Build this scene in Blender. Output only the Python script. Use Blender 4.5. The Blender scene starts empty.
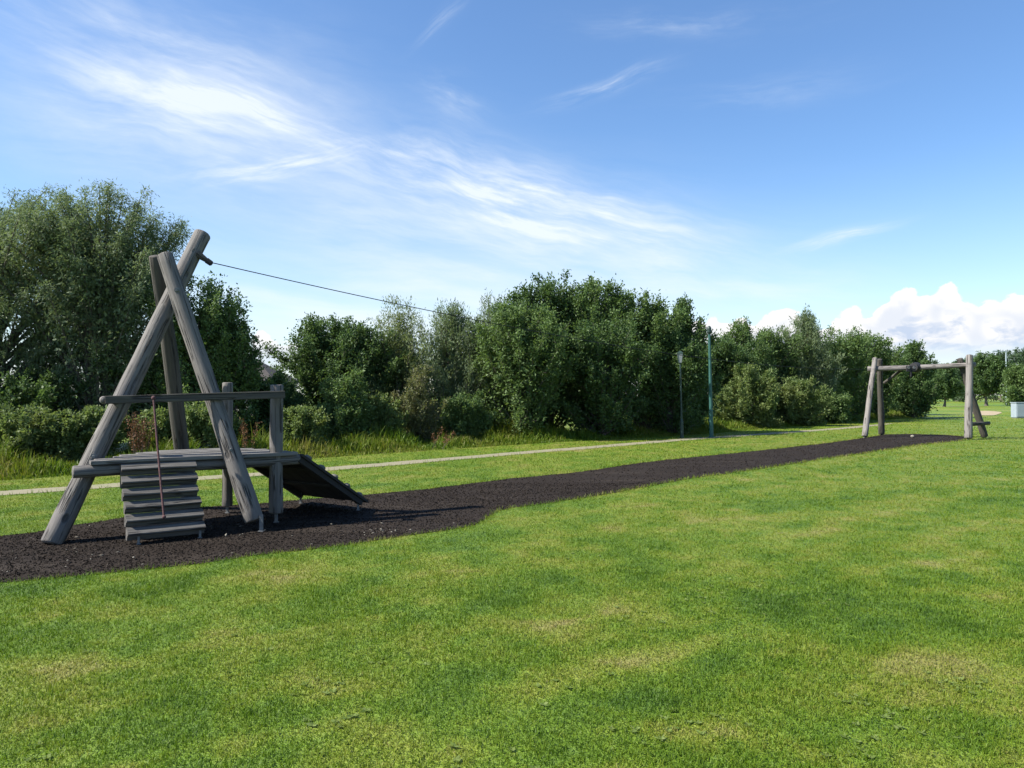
import bpy, bmesh, math, random
import numpy as np
from mathutils import Vector, Matrix
R = math.radians
S = bpy.context.scene
COL = S.collection

# ------------------------------------------------------------------ camera
EYE = 1.6
FPX = 770.0
cam = bpy.data.cameras.new('camera')
cam.sensor_width = 36.0
cam.lens = 36.0 * FPX / 1024.0
cam.clip_start = 0.05
cam.clip_end = 3000
camo = bpy.data.objects.new('camera', cam)
COL.objects.link(camo)
camo.location = (0, 0, EYE)
PITCH = math.atan(11 / FPX)
camo.rotation_euler = (R(90) + PITCH, 0, 0)
S.camera = camo

# ------------------------------------------------------------------ light
SUN_EL = R(45)
SUN_DIR = Vector((-0.97, -0.24, 0)).normalized() * math.cos(SUN_EL) + Vector((0, 0, math.sin(SUN_EL)))
sun = bpy.data.lights.new('sun', 'SUN')
sun.energy = 5.0
sun.angle = R(0.53)
sun.color = (1.0, 0.945, 0.86)
suno = bpy.data.objects.new('sun', sun)
COL.objects.link(suno)
suno.rotation_euler = SUN_DIR.to_track_quat('Z', 'Y').to_euler()
SKY_STRENGTH = 0.09
S.view_settings.view_transform = 'Standard'
S.view_settings.look = 'None'
S.view_settings.gamma = 1.0
S.view_settings.use_curve_mapping = False
S.view_settings.exposure = 1.2
S.cycles.max_bounces = 4
S.cycles.diffuse_bounces = 2
S.cycles.glossy_bounces = 1
S.cycles.transmission_bounces = 3
S.cycles.transparent_max_bounces = 4
S.cycles.sample_clamp_indirect = 6


# ------------------------------------------------------------------ node helpers
class NT:
    def __init__(self, tree):
        self.t = tree
        self.n = tree.nodes
        self.l = tree.links

    def new(self, typ, **kw):
        nd = self.n.new(typ)
        for k, v in kw.items():
            setattr(nd, k, v)
        return nd

    def put(self, sock, v):
        if hasattr(v, 'is_output'):
            self.l.new(v, sock)
        elif isinstance(v, (tuple, list)):
            if sock.type == 'RGBA' and len(v) == 3:
                v = (*v, 1)
            sock.default_value = v
        else:
            sock.default_value = v

    def m(self, op, a, b=0.0, c=0.0, clamp=False):
        nd = self.new('ShaderNodeMath', operation=op, use_clamp=clamp)
        for i, v in enumerate((a, b, c)):
            self.put(nd.inputs[i], v)
        return nd.outputs[0]

    def rng(self, v, a, b, c=0.0, d=1.0, smooth=True):
        nd = self.new('ShaderNodeMapRange', interpolation_type='SMOOTHSTEP' if smooth else 'LINEAR')
        for i, x in enumerate((v, a, b, c, d)):
            self.put(nd.inputs[i], x)
        return nd.outputs[0]

    def mix(self, f, a, b, blend='MIX'):
        nd = self.new('ShaderNodeMix', data_type='RGBA', blend_type=blend)
        self.put(nd.inputs[0], f)
        self.put(nd.inputs[6], a)
        self.put(nd.inputs[7], b)
        return nd.outputs[2]

    def xyz(self, x, y, z=0.0):
        nd = self.new('ShaderNodeCombineXYZ')
        for i, v in enumerate((x, y, z)):
            self.put(nd.inputs[i], v)
        return nd.outputs[0]

    def noise(self, vec, scale, detail=4, rough=0.55, dist=0.0, col=False):
        nd = self.new('ShaderNodeTexNoise')
        if vec is not None:
            self.put(nd.inputs['Vector'], vec)
        nd.inputs['Scale'].default_value = scale
        nd.inputs['Detail'].default_value = detail
        nd.inputs['Roughness'].default_value = rough
        nd.inputs['Distortion'].default_value = dist
        return nd.outputs['Color' if col else 'Fac']

    def mapping(self, vec, loc=(0, 0, 0), rot=(0, 0, 0), scale=(1, 1, 1)):
        nd = self.new('ShaderNodeMapping')
        self.put(nd.inputs[0], vec)
        nd.inputs[1].default_value = loc
        nd.inputs[2].default_value = rot
        nd.inputs[3].default_value = scale
        return nd.outputs[0]


# ------------------------------------------------------------------ sky
world = bpy.data.worlds.new('World')
S.world = world
world.use_nodes = True
world.node_tree.nodes.clear()
W = NT(world.node_tree)
wo = W.new('ShaderNodeOutputWorld')
bg = W.new('ShaderNodeBackground')
W.l.new(bg.outputs[0], wo.inputs[0])
sky = W.new('ShaderNodeTexSky', sky_type='NISHITA', sun_disc=False, sun_elevation=SUN_EL,
            sun_rotation=math.atan2(SUN_DIR.x, SUN_DIR.y), altitude=0.0, air_density=1.0, dust_density=0.35, ozone_density=3.2)
tc = W.new('ShaderNodeTexCoord')
sep = W.new('ShaderNodeSeparateXYZ')
W.l.new(tc.outputs['Generated'], sep.inputs[0])
U = W.m('ARCTAN2', sep.outputs[0], sep.outputs[1])
V = W.m('ARCSINE', sep.outputs[2])
UV = W.xyz(U, V)
warp = W.noise(UV, 6.0, 3, 0.55, 0.3, col=True)
wv = W.new('ShaderNodeVectorMath', operation='SUBTRACT')
W.put(wv.inputs[0], warp)
wv.inputs[1].default_value = (0.5, 0.5, 0.5)
ws = W.new('ShaderNodeVectorMath', operation='SCALE')
W.l.new(wv.outputs[0], ws.inputs[0])
ws.inputs[3].default_value = 0.035
wa = W.new('ShaderNodeVectorMath', operation='ADD')
W.l.new(UV, wa.inputs[0])
W.l.new(ws.outputs[0], wa.inputs[1])
UVW = wa.outputs[0]


def uv_of(px, py):
    u = math.atan((px - 512) / FPX)
    return u, math.atan((395 - py) / FPX * math.cos(u))


def veil(px, py, px2, py2, half_w, scale_along, scale_across, lo, hi, amount, seed, warped=True, soft=1.0):
    """One drift of high cloud lying between two directions of the sky: a soft ellipse filled with fibrous noise."""
    a, b = uv_of(px, py), uv_of(px2, py2)
    ang = math.atan2(b[1] - a[1], b[0] - a[0])
    ln = math.hypot(b[0] - a[0], b[1] - a[1]) / 2
    c = ((a[0] + b[0]) / 2, (a[1] + b[1]) / 2)
    src = UVW if warped else UV
    sh = W.new('ShaderNodeVectorMath', operation='SUBTRACT')
    W.put(sh.inputs[0], src)
    sh.inputs[1].default_value = (c[0], c[1], 0)
    loc = W.mapping(sh.outputs[0], rot=(0, 0, -ang))
    sp = W.new('ShaderNodeSeparateXYZ')
    W.put(sp.inputs[0], loc)
    ex = W.m('DIVIDE', sp.outputs[0], ln * 1.25)
    ey = W.m('DIVIDE', sp.outputs[1], half_w)
    d2 = W.m('ADD', W.m('MULTIPLY', ex, ex), W.m('MULTIPLY', ey, ey))
    mask = W.m('POWER', 2.718, W.m('MULTIPLY', d2, -1.3 * soft))
    nv = W.mapping(loc, loc=(seed, seed * 1.7, 0), scale=(scale_along, scale_across, 1))
    n = W.noise(nv, 1.0, 8, 0.62, 0.25)
    fine = W.noise(W.mapping(loc, loc=(seed * 2, seed, 0), scale=(scale_along * 1.6, scale_across * 3.4, 1)), 1.0, 6, 0.6, 0.3)
    fib = W.m('MULTIPLY', W.rng(n, lo, hi), W.rng(fine, 0.3, 0.68, 0.35, 1.1))
    return W.m('MULTIPLY', W.m('MULTIPLY', mask, fib), amount)


dens = veil(40, 20, 300, 120, 0.065, 5, 20, 0.36, 0.78, 0.62, 3.1)
for args in (
    (175, 75, 300, 125, 0.014, 7, 40, 0.28, 0.66, 0.75, 7.7),
    (20, 80, 190, 90, 0.06, 5, 14, 0.36, 0.8, 0.42, 11.0),
    (210, 178, 350, 150, 0.016, 8, 40, 0.30, 0.66, 0.62, 5.2),
    (320, 130, 680, 250, 0.050, 5, 22, 0.34, 0.72, 0.85, 9.4),
    (400, 150, 660, 215, 0.030, 7, 34, 0.38, 0.74, 0.55, 13.4),
    (330, 205, 620, 275, 0.075, 3, 13, 0.30, 0.80, 0.62, 2.3),
    (560, 100, 650, 68, 0.010, 8, 50, 0.32, 0.66, 0.42, 21.0),
    (430, 85, 480, 110, 0.022, 9, 26, 0.36, 0.72, 0.34, 17.0),
    (800, 248, 880, 230, 0.008, 8, 60, 0.30, 0.62, 0.5, 23.0),
    (600, 20, 780, 12, 0.016, 6, 26, 0.36, 0.74, 0.28, 27.0),
    (420, 35, 460, 0, 0.010, 6, 40, 0.36, 0.70, 0.28, 29.0),
    (160, 300, 640, 320, 0.085, 2.2, 8, 0.12, 0.85, 0.62, 31.0),
    (560, 275, 840, 290, 0.045, 3, 14, 0.30, 0.80, 0.42, 33.0),
    (690, 95, 840, 80, 0.020, 5, 24, 0.40, 0.80, 0.22, 35.0),
    (-400, 60, -100, 150, 0.14, 4, 14, 0.36, 0.76, 0.6, 41.0),
    (1150, 150, 1400, 210, 0.10, 4, 14, 0.40, 0.76, 0.5, 43.0),
):
    dens = W.m('ADD', dens, veil(*args))
for args in ((-20, 60, 330, 130, 0.12, 2.4, 7, 0.15, 0.85, 0.6, 51.0), (230, 190, 700, 270, 0.10, 2.4, 9, 0.15, 0.85, 0.55, 53.0)):
    dens = W.m('ADD', dens, veil(*args))
dens = W.m('ADD', W.m('MULTIPLY', dens, 1.08), W.rng(V, 0.30, 0.02, 0.05, 0.27))
dens = W.m('MINIMUM', dens, 0.88)

# cumulus bank low over the horizon: top outline as a curve of azimuth, broken up by billowing noise
CU0, CU1 = -0.75, 0.95
ramp = W.new('ShaderNodeFloatCurve')
cu = ramp.mapping.curves[0]
prof = [(-0.75, 0.02), (-0.55, 0.05)]
for px, py in ((225, 372), (250, 348), (268, 333), (290, 342), (315, 368), (420, 392), (560, 380), (650, 350), (690, 324), (715, 317),
               (735, 325), (765, 316), (795, 308), (815, 324), (838, 313), (860, 311), (880, 303), (905, 287),
               (925, 291), (945, 288), (972, 297), (1000, 297), (1030, 293), (1080, 300)):
    u, v = uv_of(px, py)
    prof.append((u, max(0.0, v)))
prof += [(0.75, 0.09), (0.95, 0.03)]
pts = [((u - CU0) / (CU1 - CU0), v / 0.2) for u, v in prof]
cu.points[0].location = pts[0]
cu.points[1].location = pts[-1]
for p in pts[1:-1]:
    cu.points.new(*p)
for p in cu.points:
    p.handle_type = 'AUTO_CLAMPED'
ramp.mapping.update()
W.put(ramp.inputs['Value'], W.rng(U, CU0, CU1, 0, 1, smooth=False))
top = W.m('MULTIPLY', ramp.outputs[0], 0.2)
cuv = W.mapping(UV, scale=(1, 1.25, 1))
n1 = W.noise(cuv, 34, 6, 0.56, 0.2)
vo = W.new('ShaderNodeTexVoronoi', feature='SMOOTH_F1')
W.put(vo.inputs['Vector'], W.mapping(UVW, scale=(1, 1.1, 1)))
vo.inputs['Scale'].default_value = 34
vo.inputs['Smoothness'].default_value = 0.35
bil = W.m('ADD', W.m('MULTIPLY', W.m('SUBTRACT', n1, 0.5), 0.036), W.m('MULTIPLY', W.m('SUBTRACT', 0.42, vo.outputs['Distance']), 0.026))
depth = W.m('ADD', W.m('SUBTRACT', top, V), bil)
cum = W.rng(depth, -0.0005, 0.0035)
cum = W.m('MULTIPLY', cum, W.rng(V, 0.022, 0.066, 0.35, 1))
n2 = W.noise(W.mapping(UV, loc=(3, 5, 0), scale=(1, 1.9, 1)), 26, 6, 0.6, 0.4)
shade = W.m('MULTIPLY', W.rng(depth, 0.006, 0.045), W.rng(n2, 0.36, 0.64))
shade = W.m('MAXIMUM', shade, W.m('MULTIPLY', W.rng(vo.outputs['Distance'], 0.32, 0.75, 0, 0.5), W.rng(depth, 0.003, 0.02)))
shade = W.m('MAXIMUM', shade, W.rng(V, 0.075, 0.035, 0, 0.9))
ccol = W.mix(shade, (5.2, 5.15, 5.1), (3.0, 3.5, 4.4))

hue = W.new('ShaderNodeHueSaturation')
hue.inputs['Saturation'].default_value = 1.2
hue.inputs['Hue'].default_value = 0.503
hue.inputs['Value'].default_value = 1.0
W.l.new(sky.outputs[0], hue.inputs['Color'])
c1 = W.mix(dens, hue.outputs[0], (4.7, 5.05, 5.4))
c2 = W.mix(cum, c1, ccol)
W.put(bg.inputs[0], c2)
bg.inputs[1].default_value = SKY_STRENGTH


# ------------------------------------------------------------------ geometry helpers
def gp(px, py, z=0.0):
    """Point of the level plane at height z seen at a pixel of the photograph (used once, to survey the site)."""
    dy = (384 - py) / FPX
    d = Vector(((px - 512) / FPX, math.cos(PITCH) - dy * math.sin(PITCH), math.sin(PITCH) + dy * math.cos(PITCH)))
    t = (z - EYE) / d.z
    return Vector((d.x * t, d.y * t, z))


def at(px, py, Y):
    dy = (384 - py) / FPX
    d = Vector(((px - 512) / FPX, math.cos(PITCH) - dy * math.sin(PITCH), math.sin(PITCH) + dy * math.cos(PITCH)))
    t = Y / d.y
    return Vector((d.x * t, Y, EYE + d.z * t))


def tag(o, label=None, cat=None, group=None, kind=None):
    if label:
        o['label'] = label
    if cat:
        o['category'] = cat
    if group:
        o['group'] = group
    if kind:
        o['kind'] = kind
    return o


def empty(name, loc):
    o = bpy.data.objects.new(name, None)
    o.empty_display_size = 0.2
    COL.objects.link(o)
    o.location = loc
    return o


def link(name, me, mat, parent=None, smooth=False):
    o = bpy.data.objects.new(name, me)
    COL.objects.link(o)
    if mat:
        me.materials.append(mat)
    if smooth:
        me.polygons.foreach_set('use_smooth', [True] * len(me.polygons))
    if parent:
        o.parent = parent
        w = Vector((0, 0, 0))
        p = parent
        while p:
            w += p.location
            p = p.parent
        o.location = -w          # mesh data are in world coordinates unless a matrix is set later
    return o


def mesh_np(name, verts, faces):
    """verts (n,3); faces list of (k,m) int arrays, each with m corners per face."""
    me = bpy.data.meshes.new(name)
    me.vertices.add(len(verts))
    me.vertices.foreach_set('co', np.asarray(verts, np.float32).ravel())
    loops = np.concatenate([f.ravel() for f in faces]).astype(np.int32)
    tot = np.concatenate([np.full(len(f), f.shape[1], np.int32) for f in faces])
    start = np.concatenate([[0], np.cumsum(tot)[:-1]]).astype(np.int32)
    me.loops.add(len(loops))
    me.loops.foreach_set('vertex_index', loops)
    me.polygons.add(len(tot))
    me.polygons.foreach_set('loop_start', start)
    me.polygons.foreach_set('loop_total', tot)
    me.update(calc_edges=True)
    return me


def bm_mesh(name, bm):
    bmesh.ops.recalc_face_normals(bm, faces=bm.faces[:])
    me = bpy.data.meshes.new(name)
    bm.to_mesh(me)
    bm.free()
    return me


def set_world(o, M):
    """Place an object whose mesh is local, though it may hang under translated parents."""
    w = Vector((0, 0, 0))
    p = o.parent
    while p:
        w += p.matrix_basis.translation if p.type == 'EMPTY' else Vector((0, 0, 0))
        p = p.parent
    o.matrix_basis = Matrix.Translation(-w) @ M


def axis_matrix(a, b, up=Vector((0, 0, 1))):
    z = (b - a).normalized()
    x = up.cross(z)
    if x.length < 1e-4:
        x = Vector((1, 0, 0))
    x.normalize()
    y = z.cross(x)
    M = Matrix((x, y, z)).transposed().to_4x4()
    M.translation = a
    return M


def local_part(name, bm, mat, parent, M, smooth=False):
    """Part with its own local axes, so that wood grain follows it; every ancestor only translates."""
    me = bm_mesh(name, bm)
    me.materials.append(mat)
    if smooth:
        for p in me.polygons:
            p.use_smooth = True
    o = bpy.data.objects.new(name, me)
    COL.objects.link(o)
    if parent:
        o.parent = parent
        pm = Matrix.Identity(4)
        chain = []
        p = parent
        while p:
            chain.append(p)
            p = p.parent
        for q in reversed(chain):
            pm = pm @ q.matrix_basis
        o.matrix_basis = pm.inverted() @ M
    else:
        o.matrix_basis = M
    return o


def log_bm(length, r0, r1, seed, segs=20, rings=28, cut0=None, bend=0.0):
    rnd = random.Random(seed)
    ph = [rnd.uniform(0, 6.28) for _ in range(8)]
    bm = bmesh.new()
    loops = []
    bev = min(r0, r1) * 0.18
    zs = [0, bev * 0.4, bev] + [bev + (length - 2 * bev) * i / rings for i in range(1, rings)] + [length - bev, length - bev * 0.4, length]
    ks = [1 - bev / r0, 1 - bev * 0.3 / r0, 1] + [1] * (rings - 1) + [1, 1 - bev * 0.3 / r1, 1 - bev / r1]
    for z, k in zip(zs, ks):
        t = z / length
        r = (r0 + (r1 - r0) * t) * k
        r *= 1 + 0.025 * math.sin(z * 3.1 + ph[0]) + 0.018 * math.sin(z * 7.7 + ph[1])
        ox = bend * math.sin(math.pi * t) + 0.006 * math.sin(z * 2.3 + ph[2])
        oy = 0.006 * math.sin(z * 1.9 + ph[3])
        lp = []
        for i in range(segs):
            a = 2 * math.pi * i / segs
            rr = r * (1 + 0.022 * math.sin(2 * a + ph[4] + z * .5) + 0.015 * math.sin(5 * a + ph[5] + z * .8) + 0.01 * math.sin(9 * a + ph[6]))
            lp.append(bm.verts.new((ox + rr * math.cos(a), oy + rr * math.sin(a), z)))
        loops.append(lp)
    for l0, l1 in zip(loops, loops[1:]):
        for i in range(segs):
            bm.faces.new((l0[i], l0[(i + 1) % segs], l1[(i + 1) % segs], l1[i]))
    bm.faces.new(loops[0][::-1])
    bm.faces.new(loops[-1])
    return bm


def log(name, a, b, r0, r1, mat, parent, seed=0, bend=0.0, segs=20, rings=28, tilt=None):
    a, b = Vector(a), Vector(b)
    bm = log_bm((b - a).length, r0, r1, seed, segs, rings, bend=bend)
    return local_part(name, bm, mat, parent, axis_matrix(a, b), smooth=True)


def box_into(bm, c, size, M=None, bevel=0.0):
    r = bmesh.ops.create_cube(bm, size=1.0)
    vs = r['verts']
    T = Matrix.Translation(Vector(c)) @ Matrix.Diagonal((*size, 1))
    if M is not None:
        T = M @ T
    bmesh.ops.transform(bm, matrix=T, verts=vs)
    if bevel:
        es = list({e for v in vs for e in v.link_edges})
        bmesh.ops.bevel(bm, geom=es, offset=bevel, segments=2, affect='EDGES', profile=0.6)


def board(name, a, b, width, thick, mat, parent, up=Vector((0, 0, 1)), bevel=0.008):
    """Plank from a to b: 'width' along up, 'thick' across."""
    a, b = Vector(a), Vector(b)
    L = (b - a).length
    bm = bmesh.new()
    box_into(bm, (0, 0, L / 2), (thick, width, L), bevel=bevel)
    return local_part(name, bm, mat, parent, axis_matrix(a, b, up))


def tube_np(paths, segs=6):
    """paths: list of (list of points, list of radii) -> verts, quads."""
    V_, F_ = [], []
    n = 0
    ang = np.linspace(0, 2 * np.pi, segs, endpoint=False)
    for pts_, rad in paths:
        P = np.array([tuple(p) for p in pts_], float)
        T = np.gradient(P, axis=0)
        T /= np.linalg.norm(T, axis=1)[:, None] + 1e-9
        ref = np.where(np.abs(T[:, 2:3]) > 0.9, np.array([[1., 0, 0]]), np.array([[0, 0, 1.]]))
        A = np.cross(T, ref)
        A /= np.linalg.norm(A, axis=1)[:, None] + 1e-9
        B = np.cross(T, A)
        r = np.array(rad)[:, None, None]
        ring = P[:, None, :] + r * (A[:, None, :] * np.cos(ang)[None, :, None] + B[:, None, :] * np.sin(ang)[None, :, None])
        V_.append(ring.reshape(-1, 3))
        k = len(P)
        i = np.arange(k - 1)[:, None] * segs
        j = np.arange(segs)[None, :]
        j2 = (j + 1) % segs
        F_.append((np.stack([i + j, i + j2, i + segs + j2, i + segs + j], -1).reshape(-1, 4)) + n)
        n += k * segs
    return np.concatenate(V_), np.concatenate(F_)


# value noise for surveying where the lawn is lush, dry or long
_g = np.random.default_rng(11).random((256, 256))


def vnoise(x, y):
    xi, yi = np.floor(x).astype(int), np.floor(y).astype(int)
    fx, fy = x - xi, y - yi
    fx, fy = fx * fx * (3 - 2 * fx), fy * fy * (3 - 2 * fy)
    a, b = _g[xi % 256, yi % 256], _g[(xi + 1) % 256, yi % 256]
    c, d = _g[xi % 256, (yi + 1) % 256], _g[(xi + 1) % 256, (yi + 1) % 256]
    return (a * (1 - fx) + b * fx) * (1 - fy) + (c * (1 - fx) + d * fx) * fy


def fbm(x, y, o=4):
    s, a, t = 0, 1.0, 0
    for i in range(o):
        s = s + a * vnoise(x * 2 ** i + 17.3 * i, y * 2 ** i + 5.1 * i)
        t += a
        a *= 0.55
    return s / t


def inside(poly, x, y):
    r = np.zeros(len(x), bool)
    n = len(poly)
    for i in range(n):
        x0, y0 = poly[i][0], poly[i][1]
        x1, y1 = poly[(i + 1) % n][0], poly[(i + 1) % n][1]
        c = ((y0 > y) != (y1 > y))
        with np.errstate(divide='ignore', invalid='ignore'):
            xx = (x1 - x0) * (y - y0) / (y1 - y0 + 1e-12) + x0
        r ^= c & (x < xx)
    return r


# ------------------------------------------------------------------ materials
def new_mat(name):
    m = bpy.data.materials.new(name)
    m.use_nodes = True
    m.node_tree.nodes.clear()
    t = NT(m.node_tree)
    out = t.new('ShaderNodeOutputMaterial')
    p = t.new('ShaderNodeBsdfPrincipled')
    t.l.new(p.outputs[0], out.inputs[0])
    return m, t, p, out


def bump(t, p, h, dist=0.01, strength=1.0):
    b = t.new('ShaderNodeBump')
    b.inputs['Strength'].default_value = strength
    b.inputs['Distance'].default_value = dist
    t.put(b.inputs['Height'], h)
    t.l.new(b.outputs[0], p.inputs['Normal'])


def wood_mat(name, c0, c1, c2, crack=1.0, scale=1.0):
    m, t, p, o = new_mat(name)
    tc = t.new('ShaderNodeTexCoord')
    oi = t.new('ShaderNodeObjectInfo')
    v = t.new('ShaderNodeVectorMath', operation='ADD')
    t.l.new(tc.outputs['Object'], v.inputs[0])
    t.put(v.inputs[1], t.xyz(t.m('MULTIPLY', oi.outputs['Random'], 31.0), 0, t.m('MULTIPLY', oi.outputs['Random'], 57.0)))
    vec = v.outputs[0]
    grain = t.noise(t.mapping(vec, scale=(26 * scale, 26 * scale, 1.4 * scale)), 1.0, 6, 0.65, 0.2)
    big = t.noise(vec, 2.2 * scale, 4, 0.6)
    cr = t.noise(t.mapping(vec, scale=(15 * scale, 15 * scale, 0.55 * scale)), 1.0, 3, 0.5, 0.1)
    crk = t.rng(t.m('ABSOLUTE', t.m('SUBTRACT', cr, 0.5)), 0.0, 0.028, crack, 0.0)
    crk = t.m('MULTIPLY', crk, t.rng(t.noise(vec, 3.1, 2, 0.5), 0.38, 0.55))
    kn = t.new('ShaderNodeTexVoronoi')
    t.put(kn.inputs['Vector'], t.mapping(vec, scale=(1, 1, .55)))
    kn.inputs['Scale'].default_value = 3.2
    crk = t.m('MAXIMUM', crk, t.rng(kn.outputs['Distance'], 0.07, 0.13, 0.85 * crack, 0.0))
    blot = t.rng(t.noise(t.mapping(vec, scale=(9, 9, 4)), 1.0, 5, 0.7), 0.56, 0.72)
    c = t.mix(t.rng(grain, 0.3, 0.7), c0, c1)
    c = t.mix(t.rng(big, 0.42, 0.68, 0, 0.75), c, c2)
    c = t.mix(t.m('MULTIPLY', blot, 0.35), c, (0.07, 0.068, 0.06))
    c = t.mix(t.m('MULTIPLY', crk, 0.8), c, (0.025, 0.022, 0.02))
    t.put(p.inputs['Base Color'], c)
    p.inputs['Roughness'].default_value = 0.85
    p.inputs['Specular IOR Level'].default_value = 0.25
    h = t.m('SUBTRACT', t.m('MULTIPLY', grain, 0.5), t.m('MULTIPLY', crk, 1.4))
    bump(t, p, h, 0.02, 1.0)
    return m


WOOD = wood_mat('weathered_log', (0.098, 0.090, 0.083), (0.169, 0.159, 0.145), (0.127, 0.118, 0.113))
WOOD2 = wood_mat('dark_weathered_log', (0.049, 0.045, 0.038), (0.093, 0.085, 0.071), (0.066, 0.061, 0.052))  # darker log colour; on the end frame it paints shade onto the back legs
PLANK = wood_mat('weathered_plank', (0.105, 0.099, 0.091), (0.186, 0.179, 0.166), (0.146, 0.139, 0.130), 0.7)
STEP = wood_mat('step_board', (0.066, 0.062, 0.057), (0.125, 0.119, 0.110), (0.095, 0.090, 0.083), 0.7)
PALE = wood_mat('pale_sunlit_log', (0.135, 0.124, 0.114), (0.225, 0.208, 0.192), (0.18, 0.166, 0.155))  # paler log colour; paints sunlight onto the end frame's front logs


def plain(name, col, rough=0.6, metal=0.0, spec=0.4, var=0.15, scale=30):
    m, t, p, o = new_mat(name)
    tc = t.new('ShaderNodeTexCoord')
    n = t.noise(tc.outputs['Object'], scale, 4, 0.6)
    c = t.mix(t.rng(n, 0.35, 0.7), col, tuple(x * (1 - var * 2) for x in col))
    t.put(p.inputs['Base Color'], c)
    p.inputs['Roughness'].default_value = rough
    p.inputs['Metallic'].default_value = metal
    p.inputs['Specular IOR Level'].default_value = spec
    bump(t, p, n, 0.002, 0.4)
    return m


STEEL = plain('galvanised_steel', (0.17, 0.175, 0.175), 0.65, 0.4)
BLACK = plain('black_rubber', (0.018, 0.018, 0.02), 0.7)
RAMP = plain('dark_board', (0.022, 0.021, 0.02), 0.85, scale=14)  # near-black boards with slight mottling
CABLE = plain('steel_cable', (0.018, 0.019, 0.02), 0.6, 0.0, 0.2)
ROPE = plain('faded_red_rope', (0.095, 0.045, 0.045), 0.9, var=0.3, scale=60)
HOLD = plain('pale_hold', (0.11, 0.105, 0.09), 0.7)
GREEN = plain('teal_green_paint', (0.026, 0.095, 0.082), 0.55, var=0.1, scale=6)
DARKGREEN = plain('dark_green_paint', (0.022, 0.045, 0.036), 0.5, var=0.1)
LAMPGLASS = plain('frosted_lantern_glass', (0.27, 0.29, 0.30), 0.3, var=0.06)
GREY = plain('pale_grey_paint', (0.25, 0.30, 0.335), 0.5, var=0.05, scale=5)
GREY2 = plain('mid_grey_paint', (0.34, 0.36, 0.37), 0.5, var=0.05)
ROOF = plain('brown_roof_tiles', (0.05, 0.043, 0.038), 0.85, var=0.25, scale=9)
RENDER = plain('pale_render', (0.45, 0.42, 0.38), 0.85, scale=4)
GLASS = plain('window_glass', (0.03, 0.035, 0.04), 0.08, spec=0.6, var=0.0)
CHIP = plain('pale_chip', (0.20, 0.185, 0.15), 0.9, var=0.3, scale=8)

BARK, _t, _p, _ = new_mat('bark')
_tc = _t.new('ShaderNodeTexCoord')
_n = _t.noise(_t.mapping(_tc.outputs['Object'], scale=(12, 12, 3)), 1.0, 5, 0.65)
_t.put(_p.inputs['Base Color'], _t.mix(_t.rng(_n, 0.3, 0.7), (0.045, 0.038, 0.03), (0.13, 0.115, 0.095)))
_p.inputs['Roughness'].default_value = 0.9
bump(_t, _p, _n, 0.02)


def leaf_mat(name, ca, cb, cc, trans=0.42, rough=0.55, spec=0.22):
    """ca..cb: leaf to leaf; cc: some whole sprays, by a slow noise through the crown."""
    m, t, p, o = new_mat(name)
    g = t.new('ShaderNodeNewGeometry')
    tc = t.new('ShaderNodeTexCoord')
    n = t.noise(tc.outputs['Object'], 1.1, 3, 0.6)
    c = t.mix(g.outputs['Random Per Island'], ca, cb)
    c = t.mix(t.rng(n, 0.45, 0.7, 0, 0.8), c, cc)
    t.put(p.inputs['Base Color'], c)
    p.inputs['Roughness'].default_value = rough
    p.inputs['Specular IOR Level'].default_value = spec
    tr = t.new('ShaderNodeBsdfTranslucent')
    t.put(tr.inputs[0], t.mix(0.6, c, (1.0, 1.0, 0.35), 'MULTIPLY'))
    mx = t.new('ShaderNodeMixShader')
    mx.inputs[0].default_value = trans
    t.l.new(p.outputs[0], mx.inputs[1])
    t.l.new(tr.outputs[0], mx.inputs[2])
    t.l.new(mx.outputs[0], o.inputs[0])
    return m


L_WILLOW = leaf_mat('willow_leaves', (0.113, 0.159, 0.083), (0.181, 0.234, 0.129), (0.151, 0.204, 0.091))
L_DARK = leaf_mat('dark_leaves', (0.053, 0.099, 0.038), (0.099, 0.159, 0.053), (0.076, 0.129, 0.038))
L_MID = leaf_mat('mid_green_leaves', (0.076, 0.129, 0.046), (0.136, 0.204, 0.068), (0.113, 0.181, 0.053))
L_PALE = leaf_mat('pale_leaves', (0.129, 0.174, 0.076), (0.220, 0.264, 0.121), (0.189, 0.220, 0.091))
L_BROWN = leaf_mat('browning_leaves', (0.105, 0.130, 0.055), (0.175, 0.180, 0.085), (0.165, 0.150, 0.075))
L_BRAMBLE = leaf_mat('bramble_leaves', (0.091, 0.143, 0.046), (0.181, 0.234, 0.083), (0.167, 0.197, 0.068))
L_FAR = leaf_mat('far_leaves', (0.047, 0.088, 0.047), (0.088, 0.142, 0.068), (0.074, 0.115, 0.054))
L_RED = leaf_mat('dock_seed', (0.11, 0.05, 0.025), (0.17, 0.085, 0.04), (0.13, 0.065, 0.03), 0.2)


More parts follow.
